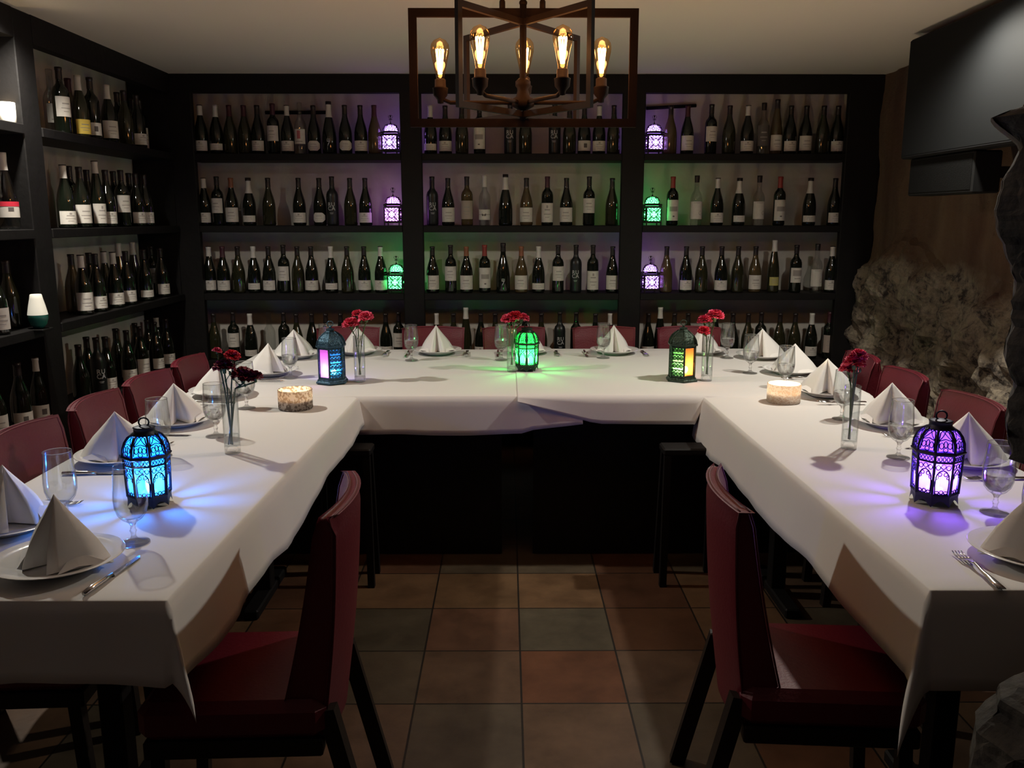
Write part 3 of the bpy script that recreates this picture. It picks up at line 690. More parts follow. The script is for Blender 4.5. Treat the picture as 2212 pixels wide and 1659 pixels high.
def hex_lantern(label, loc, rotz, panes, lattice_on, metal, led, flame_at):
    STK[0] = 2.0
    t = thing('lantern', label, 'lantern', loc, rotz, 'hexagonal table lanterns')
    Rr = .060; z0, z1 = .020, .165
    c = [Vector((math.cos(R(60 * k - 90)), math.sin(R(60 * k - 90)), 0)) for k in range(6)]
    tw = R(-90)
    MB().lathe([(0, 0), (Rr + .018, 0), (Rr + .018, .006), (Rr + .012, .012), (Rr + .010, .018), (Rr + .003, .020), (0, .020)], 6, twist=tw, sm=False).build('base', metal, t)
    mb = MB()
    for k in range(6): mb.beam(c[k] * Rr + Vector((0, 0, z0)), c[k] * Rr + Vector((0, 0, z1)), .009, .009, up=c[k].cross(Vector((0, 0, 1))))
    for z in (z0 + .004, z1 - .003):
        for k in range(6): mb.beam(c[k] * Rr + Vector((0, 0, z)), c[(k + 1) % 6] * Rr + Vector((0, 0, z)), .006, .010)
    mb.lathe([(Rr, z1), (Rr + .013, z1 + .002), (Rr + .014, z1 + .010), (Rr + .006, z1 + .012)], 6, twist=tw, sm=False)
    mb.build('frame', metal, t)
    for k in range(6):
        A, B = c[k] * (Rr - .002), c[(k + 1) % 6] * (Rr - .002)
        f = lambda u, v, A=A, B=B, off=0.0: A.lerp(B, u) + Vector((0, 0, z0 + (z1 - z0) * v))
        MB().add([f(.04, .02), f(.96, .02), f(.96, .98), f(.04, .98)], [(0, 1, 2, 3)]).build('pane', panes[k], t)
        if lattice_on[k]:
            nrm = ((A + B) / 2).normalized() * .0022
            g = lambda u, v: f(u, v) + nrm
            mb = MB()
            for q in range(3):
                for e in range(4):
                    cx_, cy_ = .22 + .28 * q, .12 + .25 * e
                    stroke(mb, ellp(cx_, cy_, .12, .055, 8), g, .0013, True)
                    stroke(mb, [(cx_ - .13, cy_ + .10), (cx_, cy_ + .055), (cx_ + .13, cy_ + .10)], g, .0012)
                    stroke(mb, [(cx_ - .07, cy_ - .03), (cx_ + .07, cy_ + .03)], g, .0012); stroke(mb, [(cx_ - .07, cy_ + .03), (cx_ + .07, cy_ - .03)], g, .0012)
            for v in (.0, .245, .495, .745, .99): stroke(mb, [(.05, v), (.95, v)], g, .0018)
            mb.build('lattice', metal, t)
    pr = [(Rr + .008, z1 + .011), (Rr + .004, z1 + .028), (Rr - .006, z1 + .045), (Rr - .022, z1 + .060), (.022, z1 + .070), (.017, z1 + .074), (.020, z1 + .078), (.020, z1 + .082), (.008, z1 + .086), (0, z1 + .087)]
    mb = MB().lathe(pr, 6, twist=tw, sm=False)
    for k in range(6): mb.tube([c[k] * (r_ + .001) + Vector((0, 0, z)) for r_, z in pr[:5]], .0028, 6)
    mb.build('dome', metal, t)
    mb = MB().ell((0, 0, z1 + .091), (.006, .006, .006)); mb.tube([(.014 * math.cos(R(a)), 0, z1 + .106 + .012 * math.sin(R(a))) for a in range(0, 360, 30)], .0022, 6, closed=True)
    mb.build('ring', metal, t)
    fx, fy = flame_at
    MB().lathe([(0, z0 + .001), (.02, z0 + .001), (.02, z0 + .016), (0, z0 + .017)], 16, c=(fx, fy, 0)).ell((fx, fy, z0 + .034), (.011, .011, .016), 12, 8, mi=1).build('led_candle', [M['wax'], led], t)
    return t

def shelf_lantern(label, loc, rotz, glow, iron):
    STK[0] = 2.1
    t = thing('lantern', label, 'lantern', loc, rotz, 'small shelf lanterns')
    h = .047; z0, z1 = .026, .112
    mb = MB()
    for sx in (-1, 1):
        for sy in (-1, 1):
            mb.beam((sx * h, sy * h, .0006), (sx * h, sy * h, z1 + .004), .007)
    for z in (.020, .124 - .006):
        for s_ in (-1, 1): mb.beam((-h, s_ * h, z), (h, s_ * h, z), .006, .010); mb.beam((s_ * h, -h, z), (s_ * h, h, z), .006, .010)
    mb.lathe([(h * 1.5, .1235), (h * 1.56, .126), (h * 1.56, .130), (h * 1.45, .1335)], 4, twist=R(45), sm=False)
    mb.box((0, 0, .018), (.09, .09, .004))
    mb.build('frame', iron, t)
    mb = MB()
    for k in range(4):
        rot = Matrix.Rotation(R(90 * k), 3, 'Z')
        g = lambda u, v: rot @ Vector(((u - .5) * 2 * (h - .003), -h - .0005, z0 + (z1 - z0) * v))
        for (a, b) in (((0.02, 0), (.98, 0)), ((.02, 1), (.98, 1))): stroke(mb, [a, b], g, .002)
        stroke(mb, ellp(.5, .5, .26, .26, 12), g, .0016, True)
        for d in range(4):
            an = R(90 * d + 45); q = lambda r_, da=0: (.5 + r_ * math.cos(an + da), .5 + r_ * math.sin(an + da))
            stroke(mb, [q(.12), q(.66)], g, .0016); stroke(mb, ellp(*q(.40), .085, .085, 8), g, .0013, True)
            an2 = R(90 * d); w_ = lambda r_, da=0: (.5 + r_ * math.cos(an2 + da), .5 + r_ * math.sin(an2 + da))
            stroke(mb, [q(.58, -.25), w_(.36, .30), w_(.30), w_(.36, -.30), (q(.58, -1.32))], g, .0013)
            stroke(mb, [w_(.50), w_(.40)], g, .0018)
    for k in range(8):
        a0 = 2 * math.pi * k / 8
        rr = lambda v: .046 * math.cos(v * 1.35) ** .8 + .002; zz = lambda v: .134 + .047 * math.sin(v * math.pi / 2)
        mb.tube([(rr(v) * math.cos(a0), rr(v) * math.sin(a0), zz(v)) for v in (0, .3, .6, .85, 1)], .0026, 4)
        g = lambda u, v: Vector((rr(v) * 1.01 * math.cos(a0 + u * math.pi / 4), rr(v) * 1.01 * math.sin(a0 + u * math.pi / 4), zz(v)))
        stroke(mb, ellp(.5, .28, .22, .14, 8), g, .0013, True); stroke(mb, ellp(.5, .60, .2, .1, 8), g, .0013, True)
    mb.lathe([(.0485, .133), (.050, .136), (.047, .139)], 16)
    mb.build('lattice', iron, t)
    mb = MB().lathe([(.013, .181), (.004, .188), (.0015, .200), (.0015, .206), (.012, .209), (.012, .211), (.0015, .213), (.0015, .224), (.005, .228), (.004, .233), (0, .238)], 12)
    mb.tube([(.014 * math.cos(R(a)), 0, .226 + .010 * math.sin(R(a))) for a in range(0, 360, 30)], .0012, 4, closed=True)
    mb.build('finial', iron, t)
    mb = MB().box((0, 0, (z0 + z1) / 2), (.084, .084, z1 - z0)); mb.lathe([(.040, .1125), (.044, .136), (.0405, .152), (.030, .168), (.010, .178), (0, .179)], 16)
    mb.build('light_core', glow, t)
    return t

PURPLE, GREEN, BLUE = (.36, .12, 1.0), (.03, 1.0, .16), (.05, .35, 1.0)
iron = M['iron']
g_pur = emis('glow_purple', (.46, .22, 1.0), 9.0); g_mag = emis('glow_magenta', (.66, .22, 1.0), 9); g_grn = emis('glow_green', (.08, 1.0, .22), 9.0)
YLN = RACK_Y + .07
for (px, k, gm, colr, lab) in ((845, 0, g_pur, PURPLE, 'small purple-glowing filigree lantern, top shelf, right end of left bay'), (850, 1, g_mag, (.55, .12, 1.0), 'small violet-glowing filigree lantern, second shelf, right end of left bay'),
                       (857, 2, g_grn, GREEN, 'small green-glowing filigree lantern, third shelf, right end of left bay'), (1412, 0, g_pur, PURPLE, 'small purple-glowing filigree lantern, top shelf, left end of right bay'),
                       (1408, 1, g_grn, GREEN, 'small green-glowing filigree lantern, second shelf, left end of right bay'), (1404, 2, g_pur, PURPLE, 'small purple-glowing filigree lantern, third shelf, left end of right bay')):
    z = SHELF_Z[k]; lx = x_at(px, YLN, z + .05); shelf_lantern(lab, (lx, YLN, z + .0005), R(-6 if px < 1000 else 6), gm, iron)

# ------------------------------------------------------------------ tables and cloths
ZT = .760
LN, LF = P(360, 1300, Z=ZT), P(770, 862, Z=ZT)      # left table inner edge near, far
RN, RF = P(2010, 1278, Z=ZT), P(1515, 855, Z=ZT)
YBK = P(1106, 757, Z=ZT).y
XLO, XRO = -1.40, 1.57
XM = P(1118, 858, Z=ZT).x; YF = (LF.y + RF.y) / 2
YN_L, YN_R = LN.y, RN.y
def table(label, x0, x1, y0, y1, cols, panel=False):
    t = thing('banquet_table', label, 'table', ((x0 + x1) / 2, (y0 + y1) / 2, 0), 0, 'tables set in a U')
    hx, hy = (x1 - x0) / 2, (y1 - y0) / 2
    MB().bbox((0, 0, ZT - .020), (2 * hx - .006, 2 * hy - .006, .030), .004).build('tabletop', M['black_wood'], t)
    for (qx, qy) in cols:                  # pedestal columns on floor bars
        qx -= (x0 + x1) / 2; qy -= (y0 + y1) / 2
        MB().bbox((qx, qy, (ZT + .04 - .035) / 2), (.06, .06, ZT - .075), .004).build('pedestal', M['black_wood'], t)
        MB().bbox((qx, qy, .0205), (.06, .44, .039), .006).build('foot', M['black_wood'], t)
    for sy in (-1, 1): MB().box((0, sy * (hy - .09), ZT - .07), (2 * hx - .25, .025, .07)).build('apron', M['black_wood'], t)
    if panel: MB().box((0, -hy + .12, .355), (2 * hx - .14, .02, .70)).build('front_panel', M['black_wood'], t)
table('black table under white cloth, left arm of the U', XLO, min(LN.x, LF.x) - .006, YN_L, LF.y, [(-.985, 1.98), (-.985, 3.30)])
table('black table under white cloth, right arm of the U', max(RN.x, RF.x) + .006, XRO, YN_R, RF.y, [(1.10, 1.98), (1.10, 3.30)])
table('black table under the far cloth, left half, beneath the green lantern', XLO, XM, YF + .002, YBK, [(-.75, 4.28), (-.22, 4.28)], True)
table('black table under the far cloth, right half, with the amber lantern', XM + .002, XRO, YF + .002, YBK, [(.30, 4.28), (.85, 4.28)], True)

def cloth(name, label, c00, c10, c11, c01, drops, zt, corners=(1, 1, 1, 1), seed=0, amp=.006, hem=None, out=0.0, tip=1.0):
    """c00 near-left, c10 near-right, c11 far-right, c01 far-left; drops: near, right, far, left (0 = no overhang)"""
    c00, c10, c11, c01 = [Vector((p[0], p[1], 0)) for p in (c00, c10, c11, c01)]
    W = (c10 - c00).length; H = (c01 - c00).length
    dn, dr, df, dl = drops
    def samples(L, da, db):
        out = []
        if da: out += [-da + da * i / 7 for i in range(7)]
        out += [0, .004, .012]; n = max(4, int(L / .05)); out += [.012 + (L - .024) * i / n for i in range(1, n)]; out += [L - .012, L - .004, L]
        if db: out += [L + db * (i + 1) / 7 for i in range(7)]
        return out
    us = samples(W, dl, dr); vs_ = samples(H, dn, df); pts = []
    for v in vs_:
        for u in us:
            cu, cv = min(max(u, 0), W), min(max(v, 0), H)
            a, b = u - cu, v - cv
            s_, t_ = cu / W, cv / H
            base = (c00 * (1 - s_) + c10 * s_) * (1 - t_) + (c01 * (1 - s_) + c11 * s_) * t_
            p = Vector((base.x, base.y, zt))
            if a == 0 and b == 0:
                e = min(cu, W - cu, cv, H - cv)
                ok = (cu < .012 and dl) or (W - cu < .012 and dr) or (cv < .012 and dn) or (H - cv < .012 and df)
                if ok: p.z -= .0025 * (1 - e / .012)
                p.z += .0006 * noise.noise(Vector((base.x * 6, base.y * 6, seed)))
            else:
                ox = (1 if a > 0 else -1) if a else 0; oy = (1 if b > 0 else -1) if b else 0
                rr = math.hypot(a, b)
                if ox and oy:
                    th = math.atan2(abs(b), abs(a)); bulge = math.sin(2 * th)
                    dirv = Vector((ox * math.cos(th), oy * math.sin(th), 0))
                    p += dirv * (.006 + out + .10 * rr) + Vector((ox, oy, 0)) * bulge * rr * .20
                    p.z -= rr * (.97 * (1 - bulge) + .97 * tip * bulge) + .0025
                else:
                    k = rr
                    ph = (cv if ox else cu)
                    wv = noise.noise(Vector((ph * 3.3, seed * 3.1, 1 if ox else 5))) + .5 * noise.noise(Vector((ph * 9, seed, 2)))
                    off = .006 + out + .10 * k + k / .16 * amp * (1.2 + 2.2 * wv)
                    hk = 1 + .10 * noise.noise(Vector((ph * 2.2, seed * 7, 3)))
                    if hem: hk *= hem('x' if ox else 'y', ox or oy, cu, cv)
                    p += Vector((ox, oy, 0)) * off; p.z -= k * hk + .0025
            pts.append(p)
    n = len(us); fs = []
    for j in range(len(vs_) - 1):
        for i in range(n - 1):
            q = j * n + i
            fs.append((q, q + 1, q + n + 1, q + n))
    o = MB().add(pts, fs).build(name, M['cloth'])
    md = o.modifiers.new('thick', 'SOLIDIFY'); md.thickness = .0012; md.offset = 1
    tag(o, label, 'tablecloth', 'white tablecloths'); return o
def hem_left(ax, sg, cu, cv):
    if ax == 'x' and sg > 0: return .90 + .16 * math.sin(cv * 2.3 + .5) + .06 * math.sin(cv * 9)
    return 1
cloth('tablecloth', 'white tablecloth over the left arm, falling to a point at its near corner', (XLO, YN_L), (LN.x, YN_L), (LF.x, LF.y + .02), (XLO, LF.y + .02), (.165, .165, 0, .165), ZT + .0030, seed=1, hem=hem_left)
cloth('tablecloth', 'white tablecloth over the right arm with purple light on it', (RN.x, YN_R), (XRO, YN_R), (XRO, RF.y + .02), (RF.x, RF.y + .02), (.205, .165, 0, .185), ZT + .0030, seed=2, tip=1.22, hem=lambda ax, sg, cu, cv: 1 + .05 * math.sin(cv * 8))
def hem_bl(ax, sg, cu, cv):
    if ax == 'y' and sg < 0:
        x = XLO + cu
        if x < LF.x + .004: return .05
        if x > XM + .02: return max(.62, .96 - (x - XM) * .85)
    return 1
def hem_br(ax, sg, cu, cv):
    if ax == 'y' and sg < 0:
        x = XM + cu
        if x > RF.x - .004: return .05
        return .18 + .82 * min(1, (x - XM) / .34)
    return 1
cloth('tablecloth', 'white tablecloth over the far table, left half, longer hem', (XLO, YF), (XM + .28, YF), (XM + .28, YBK), (XLO, YBK), (.160, 0, .14, 0), ZT + .0065, seed=3, amp=.004, hem=hem_bl)
cloth('tablecloth', 'white tablecloth over the far table, right half, overlapping at the middle seam', (XM, YF), (XRO, YF), (XRO, YBK), (XM, YBK), (.118, 0, .14, 0), ZT + .0100, seed=4, amp=.004, hem=hem_br, out=.008)
ZL, ZBK = ZT + .0052, ZT + .0122       # surfaces on the arms / on the far table
def zs(p): return ZL if p.y < YF - .02 else ZBK
def on(px, py):
    p = P(px, py, Z=ZL)
    if p.y > YF - .02: p = P(px, py, Z=ZBK)
    return p

# dark stools in the inner corners
def stool(label, xc, yc):
    t = thing('stool', label, 'stool', (xc, yc, 0), 0, 'stools by the inner corners')
    MB().bbox((0, 0, .575), (.24, .11, .03), .006).build('seat', M['black_wood'], t)
    for sx in (-1, 1):
        for sy in (-1, 1): MB().beam((sx * .10, sy * .035, .56), (sx * .11, sy * .075, .001), .028).build('leg', M['black_wood'], t)
stool('dark wooden stool half under the cloth at the left inner corner', P(760, 968, Z=.59).x - .04, 3.46)
stool('dark wooden stool half under the cloth at the right inner corner', P(1480, 968, Z=.59).x + .03, 3.46)

# ------------------------------------------------------------------ chairs
def chair_proto(label, loc, rz):
    """faces +Y; backrest at y=0; local width along x"""
    t = thing('dining_chair', label, 'chair', loc, rz, 'red dining chairs')
    mb = MB(); n, m = 12, 14; vs = []; fs = []; th = .040
    H0, H1 = .31, .875
    def pt(u, v, s_):
        hw = .160 + .022 * v; x = u * hw; z = H0 + (H1 - H0) * v - .006 * (u * u) * v
        bow = .034 * u * u                     # ends curl towards the sitter
        lean = .045 - .085 * v ** 1.1 - .012 * math.sin(v * 3.1)
        return Vector((x, lean + bow + s_ * (.052 - .034 * v) * (1 if v < .97 else .6), z))
    ring = []
    us = [-1 + 2 * i / n for i in range(n + 1)]; vv = [i / m for i in range(m + 1)]
    for s_ in (1, -1):
        for v in vv:
            for u in us: vs.append(pt(u, v, s_))
    N_ = (n + 1) * (m + 1)
    for s_ in (0, 1):
        for j in range(m):
            for i in range(n):
                a = s_ * N_ + j * (n + 1) + i; q = (a, a + 1, a + n + 2, a + n + 1)
                fs.append(q if s_ else q[::-1])
    for i in range(n):
        for j0 in (0, m):
            a = j0 * (n + 1) + i; fs.append((a, a + 1, a + 1 + N_, a + N_))
    for j in range(m):
        for i0 in (0, n):
            a = j * (n + 1) + i0; fs.append((a, a + n + 1, a + n + 1 + N_, a + N_))
    mb.add(vs, fs)
    o = mb.build('backrest', M['red'], t)
    bv = o.modifiers.new('bevel', 'BEVEL'); bv.width = .008; bv.segments = 3; bv.limit_method = 'ANGLE'
    pb = MB()
    for s_ in (1, -1):
        path = [pt(-1, v, s_) for v in vv] + [pt(u, 1, s_) for u in us[1:-1]] + [pt(1, v, s_) for v in vv[::-1]]
        pb.tube(path, .0028, 6)
    pb.build('piping', M['red'], o)
    o = MB().bbox((0, .225, .382), (.38, .43, .095), .022).build('seat', M['red'], t)
    mb = MB(); mb.bbox((0, .225, .312), (.365, .41, .045), .004); mb.build('seat_frame', M['dark_wood'], t)
    for sx in (-1, 1):
        mb = MB(); mb.add([Vector(p) for p in []], []); mb.beam((sx * .155, .01, .40), (sx * .165, -.085, .001), .034, .040); mb.build('leg', M['dark_wood'], t)
        MB().beam((sx * .158, .40, .30), (sx * .160, .415, .001), .032, .032).build('leg', M['dark_wood'], t)
    return t
# near chairs: face the arms' tables
c0 = chair_proto('red upholstered dining chair, large in front, backing the aisle at left', (-.415, 1.985, 0), R(92))
dup(c0, (.555, 2.03, 0), R(-94), 'red upholstered dining chair, large in front, backing the aisle at right')
for i, (y, lab) in enumerate(((2.17, 'nearest along the left wall'), (2.62, 'second along the left wall, left of the blue lantern'), (3.08, 'third along the left wall, mid table'), (3.52, 'fourth along the left wall, behind the carnations'), (3.96, 'farthest visible along the left wall'))):
    dup(c0, (-1.52 + .012 * i, y, 0), R(-90 + (3, -2, 2, -3, 1)[i]), f'red dining chair {lab}')
for i, (y, lab) in enumerate(((2.50, 'nearest along the rock wall, behind the purple lantern'), (3.06, 'second along the rock wall, with bare rock above'), (3.60, 'third along the rock wall, right of the carnations'), (4.05, 'farthest along the rock wall, beside the shelving'))):
    dup(c0, (1.69, y, 0), R(90 + (-2, 3, 0, -2)[i]), f'red dining chair {lab}')
for i, (px, lab) in enumerate(((751, 'first from left, behind blue lantern'), (935, 'second from the left'), (1109, 'third from left, behind green lantern'), (1304, 'fourth from the left'), (1488, 'fifth from left, behind amber lantern'))):
    dup(c0, (x_at(px, 5.09, .8), 5.11, 0), R(180 + (2, -1, 1, 0, -2)[i]), f'red dining chair at far side of table, {lab}')

# ------------------------------------------------------------------ place settings
def plate_mesh():
    mb = MB().lathe([(0, .0035), (.075, .0035), (.085, .006), (.110, .016), (.134, .024), (.1365, .0255), (.135, .0265), (.110, .0205), (.085, .0105), (.074, .0075), (0, .007)], 48)
    mb.lathe([(.070, .004), (.070, .0002), (.076, .0002), (.078, .0045)], 48); return mb.mesh('plate', M['china'])
PL = plate_mesh()
def napkin_mesh(seed, h=.150, wd=.105, notch=.045, fwd=.060):
    rnd = random.Random(seed)
    ap = Vector((rnd.uniform(-.008, .008), .010, h))
    # plan outline from left tail to right tail: a standing folded pyramid, open notch in front
    base = [(-wd, .035), (-wd * .80, .000), (-wd * .45, -fwd * .72), (-.030, -fwd), (-.008, -notch * .15), (.0, .018), (.008, -notch * .15), (.030, -fwd), (wd * .45, -fwd * .72), (wd * .80, .0), (wd, .035), (wd * .5, .055), (0, .062), (-wd * .5, .055)]
    mb = MB(); n = len(base); rings = 9; vs = []; fs = []
    for j in range(rings):
        s_ = j / (rings - 1); k = 1 - s_
        for i, (x, y) in enumerate(base):
            b = Vector((x * rnd.uniform(.99, 1.01), y, 0)); bl = 1 + .16 * math.sin(math.pi * s_) * (1 if i not in (4, 5, 6) else -.6)
            p = Vector((ap.x + (b.x - ap.x) * k * bl, ap.y + (b.y - ap.y) * k * bl, h * s_))
            if j == 0: p.z += .004 * abs(math.sin(i * 2.1 + seed))
            p.z += .012 * k * (1 - k) * math.sin(i * 1.7 + seed)
            vs.append(p)
    for j in range(rings - 1):
        for i in range(n):
            a = j * n + i; b = j * n + (i + 1) % n
            fs.append((a, b, b + n, a + n))
    fs.append(tuple((rings - 1) * n + i for i in range(n)))
    mb.add(vs, fs, 0, True)
    # turned-up inner fold layers showing at the hem
    for sg in (-1, 1):
        mb.add([(sg * wd * .98, .030, .001), (sg * wd * 1.12, .020, .006), (sg * wd * .70, -.022, .010), (sg * .05, -fwd * .9, .001), (sg * wd * .5, -.01, .035)], [(0, 1, 4), (1, 2, 4), (2, 3, 4)], 0, False)
    return mb.mesh('napkin', M['napkin'])
NAPS = [napkin_mesh(s_) for s_ in (1, 2, 3, 4)]
def setting(px, py, rot, where, nap=0, s=1.0, nh=1.0, napoff=(0, 0), edge=True, z=None):
    p = on(px, py)
    o = link('plate', PL, None, (p.x, p.y, zs(p)), 0); tag(o, f'round white china plate {where}', 'plate', 'plates under the napkins')
    q = link('napkin', NAPS[nap % 4], None, (p.x + napoff[0], p.y + napoff[1], zs(p) + .0085), rot); q.scale = (s, s, nh)
    tag(q, f'white cloth napkin folded to a peak {where}', 'napkin', 'folded napkins on plates')
    return p
S = []
LW = R(62); RW = R(-62)
S.append((setting(128, 1222, R(-18), 'at the near end of the left arm', 0, 1.10, 1.02), 0))
S.append((setting(18, 1140, R(58), 'beside the blue lantern, nearest the left chairs', 1, 1.12, 1.0), 1))
S.append((setting(262, 992, R(40), 'behind the blue lantern', 2, 1.10, .98), 1))
S.append((setting(385, 915, R(30), 'left of the clear vase of dark carnations', 3, 1.10, .96), 1))
S.append((setting(480, 852, R(40), 'partly hidden behind the dark carnations', 0, 1.10, .9), 1))
S.append((setting(583, 808, R(55), 'left of the silver mosaic candle, violet-tinted', 1, 1.10, .95), 1))
S.append((setting(640, 771, R(30), 'at the far left corner of the table', 2, 1.15, .95), 1))
S.append((setting(772, 763, R(-5), 'behind the blue hexagonal lantern', 3, .95, .98), 2))
S.append((setting(945, 763, R(4), 'on the far table, left of the green lantern', 0, .92, 1.0), 2))
S.append((setting(1139, 763, R(-4), 'directly behind the green lantern', 1, .92, .95), 2))
S.append((setting(1327, 763, R(5), 'on the far table, right of the green lantern', 2, .92, 1.0), 2))
S.append((setting(1518, 763, R(-6), 'behind the amber hexagonal lantern', 3, .95, .98), 2))
S.append((setting(1645, 773, R(-35), 'at the far right corner of the table', 0, 1.20, 1.0), 3))
S.append((setting(1708, 806, R(-45), 'behind the glowing white candle', 1, 1.20, .92), 3))
S.append((setting(1785, 852, R(-25), 'right of the glowing white candle', 2, 1.15, .98), 3))
S.append((setting(1922, 918, R(-30), 'between the pink carnations and purple lantern', 3, 1.10, 1.0), 3))
S.append((setting(2085, 1000, R(-40), 'right of the purple lantern', 0, 1.12, 1.02), 3))
S.append((setting(2232, 1205, R(15), 'at the near end of the right arm', 1, 1.12, 1.05), 0))

def knife_proto(label, p, rz):
    t = thing('knife', label, 'knife', p, rz, 'table knives')
    mb = MB().tube([(0, 0, .0055), (0, .03, .0062), (0, .07, .0055), (0, .10, .0045)], .006, 8, radii=[.0052, .0066, .0058, .0042]); mb.build('handle', M['steel'], t)
    mb = MB(); mb.add([(-.006, .10, .001), (.006, .10, .001), (.008, .16, .001), (.006, .20, .001), (-.004, .215, .001), (-.006, .20, .001), (-.005, .10, .0045), (.005, .10, .0045), (.007, .16, .003), (.005, .20, .0025), (-.003, .213, .002), (-.005, .2, .003)],
        [(5, 4, 3, 2, 1, 0), (6, 7, 8, 9, 10, 11), (0, 1, 7, 6), (1, 2, 8, 7), (2, 3, 9, 8), (3, 4, 10, 9), (4, 5, 11, 10), (5, 0, 6, 11)], 0, False); mb.build('blade', M['steel'], t)
    return t
def fork_proto(label, p, rz):
    t = thing('fork', label, 'fork', p, rz, 'table forks')
    mb = MB(); path = [(0, 0, .0035), (0, .03, .004), (0, .08, .007), (0, .115, .012), (0, .135, .009)]
    ws = [.0085, .0095, .0045, .0035, .006]
    vs = []; 
    for (x, y, z), w_ in zip(path, ws): vs += [(-w_, y, z), (w_, y, z), (w_ * .8, y, z + .0026), (-w_ * .8, y, z + .0026)]
    fs = [(3, 2, 1, 0), (16, 17, 18, 19)]
    for i in range(4):
        for k in range(4): a = i * 4 + k; b = i * 4 + (k + 1) % 4; fs.append((a, b, b + 4, a + 4))
    mb.add(vs, fs, 0, True); mb.build('handle', M['steel'], t)
    mb = MB(); mb.add([(-.006, .134, .009), (.006, .134, .009), (.0125, .150, .006), (-.0125, .150, .006), (-.006, .134, .0112), (.006, .134, .0112), (.0125, .150, .0085), (-.0125, .150, .0085)], [(3, 2, 1, 0), (4, 5, 6, 7), (0, 1, 5, 4), (1, 2, 6, 5), (2, 3, 7, 6), (3, 0, 4, 7)], 0, False)
    for k in range(4):
        x = -.0105 + .007 * k; mb.tube([(x, .149, .0072), (x, .17, .004), (x, .185, .0045), (x * .95, .198, .008)], .0017, 6, radii=[.0019, .0018, .0016, .0009])
    mb.build('tines', M['steel'], t); return t
ka, kb = P(182, 1288, Z=ZL), P(312, 1196, Z=ZL)
kn = knife_proto('silver table knife pointing at the nearest goblet, left arm', (ka.x, ka.y, ZL), math.atan2(-(kb.x - ka.x), kb.y - ka.y))
fa, fb = P(2165, 1276, Z=ZL), P(2030, 1168, Z=ZL)
fk = fork_proto('silver four-tined fork at the near end of the right arm', (fa.x, fa.y, ZL), math.atan2(-(fb.x - fa.x), fb.y - fa.y))
fa = P(22, 1200, Z=ZL)
dup(fk, (P(8, 1225, Z=ZL).x - .03, P(8, 1225, Z=ZL).y, ZL), R(-12), 'silver fork tucked left of the nearest left plate')
names = {1: ('silver knife', 'silver fork'), 3: ('silver fork', 'silver knife')}
desc = {2: 'behind the blue lantern', 3: 'at the plate left of the dark carnations', 4: 'at the plate behind the dark carnations', 5: 'at the plate left of the mosaic candle', 1: 'at the blue-lit plate nearest the left chairs',
        13: 'at the plate behind the white candle', 14: 'at the plate right of the white candle', 15: 'at the plate left of the purple lantern', 16: 'at the plate right of the purple lantern'}
for i, d in desc.items():
    p = S[i][0]
    if i < 6:      # sitter at -X facing +X: knife on camera side, fork on far side
        dup(kn, (p.x - .10, p.y - .172, zs(p)), R(-90 + random.uniform(-4, 4)), f'silver knife {d}')
        if i != 4: dup(fk, (p.x - .10, p.y + .170, zs(p)), R(-90 + random.uniform(-4, 4)), f'silver fork {d}')
    else:
        dup(fk, (p.x + .10, p.y - .172, zs(p)), R(90 + random.uniform(-4, 4)), f'silver fork {d}')
        if i != 15: dup(kn, (p.x + .10, p.y + .172, zs(p)), R(90 + random.uniform(-4, 4)), f'silver knife {d}')
for i, d in ((7, 'behind the blue hexagonal lantern'), (8, 'left of the green lantern'), (9, 'behind the green lantern'), (10, 'right of the green lantern')):
    p = S[i][0]; dup(kn, (p.x - .165, p.y + .07, ZBK), R(180), f'silver knife on the far table {d}')
    dup(fk, (p.x + .165, p.y + .07, ZBK), R(180), f'silver fork on the far table {d}')

# goblets
def goblet_proto(label, p):
    t = thing('water_goblet', label, 'glass', p, 0, 'stemmed water goblets')
    MB().lathe([(0, .0002), (.035, .0002), (.0358, .0015), (.034, .003), (.020, .006), (.009, .011), (.0055, .018), (.0065, .026), (.0085, .030), (.0065, .034), (.0055, .042), (.0085, .049), (.014, .054), (.012, .0565), (0, .058)], 32).build('stem', M['clear_thick'], t)
    MB().lathe([(.0135, .0535), (.023, .060), (.032, .072), (.0375, .090), (.0385, .108), (.0375, .130), (.0350, .160), (.0335, .186), (.0330, .1885), (.0322, .186), (.0335, .160), (.0360, .130), (.037, .108), (.0358, .090), (.030, .074), (.020, .063), (0, .058)], 40).build('bowl', M['clear'], t)
    MB().tube([(.0327 * math.cos(R(a)), .0327 * math.sin(a * math.pi / 180), .1885) for a in range(0, 360, 10)], .0011, 6, closed=True).build('rim', M['clear_thick'], t)
    return t
GOB = [(290, 1172, 'nearest, in front of the blue lantern'), (139, 1132, 'left of the blue lantern, nearest the wall'), (347, 985, 'just behind the blue lantern'), (467, 942, 'left of the vase of dark carnations'), (533, 882, 'behind the vase of dark carnations'),
       (628, 815, 'behind the silver mosaic candle'), (705, 776, 'behind the blue hexagonal lantern'), (889, 778, 'between the blue hexagonal and green lanterns'), (1083, 777, 'just left of the green lantern'), (1303, 773, 'on the far table right of the green lantern'),
       (1570, 773, 'right of the amber hexagonal lantern'), (1620, 806, 'second right of the amber lantern'), (1695, 838, 'directly behind the glowing white candle'), (1818, 905, 'behind the vase of pink carnations'), (1940, 988, 'left of the purple lantern'),
       (2148, 1108, 'right of the purple lantern'), (2236, 1168, 'nearest, cut by the right photo edge')]
g0 = None
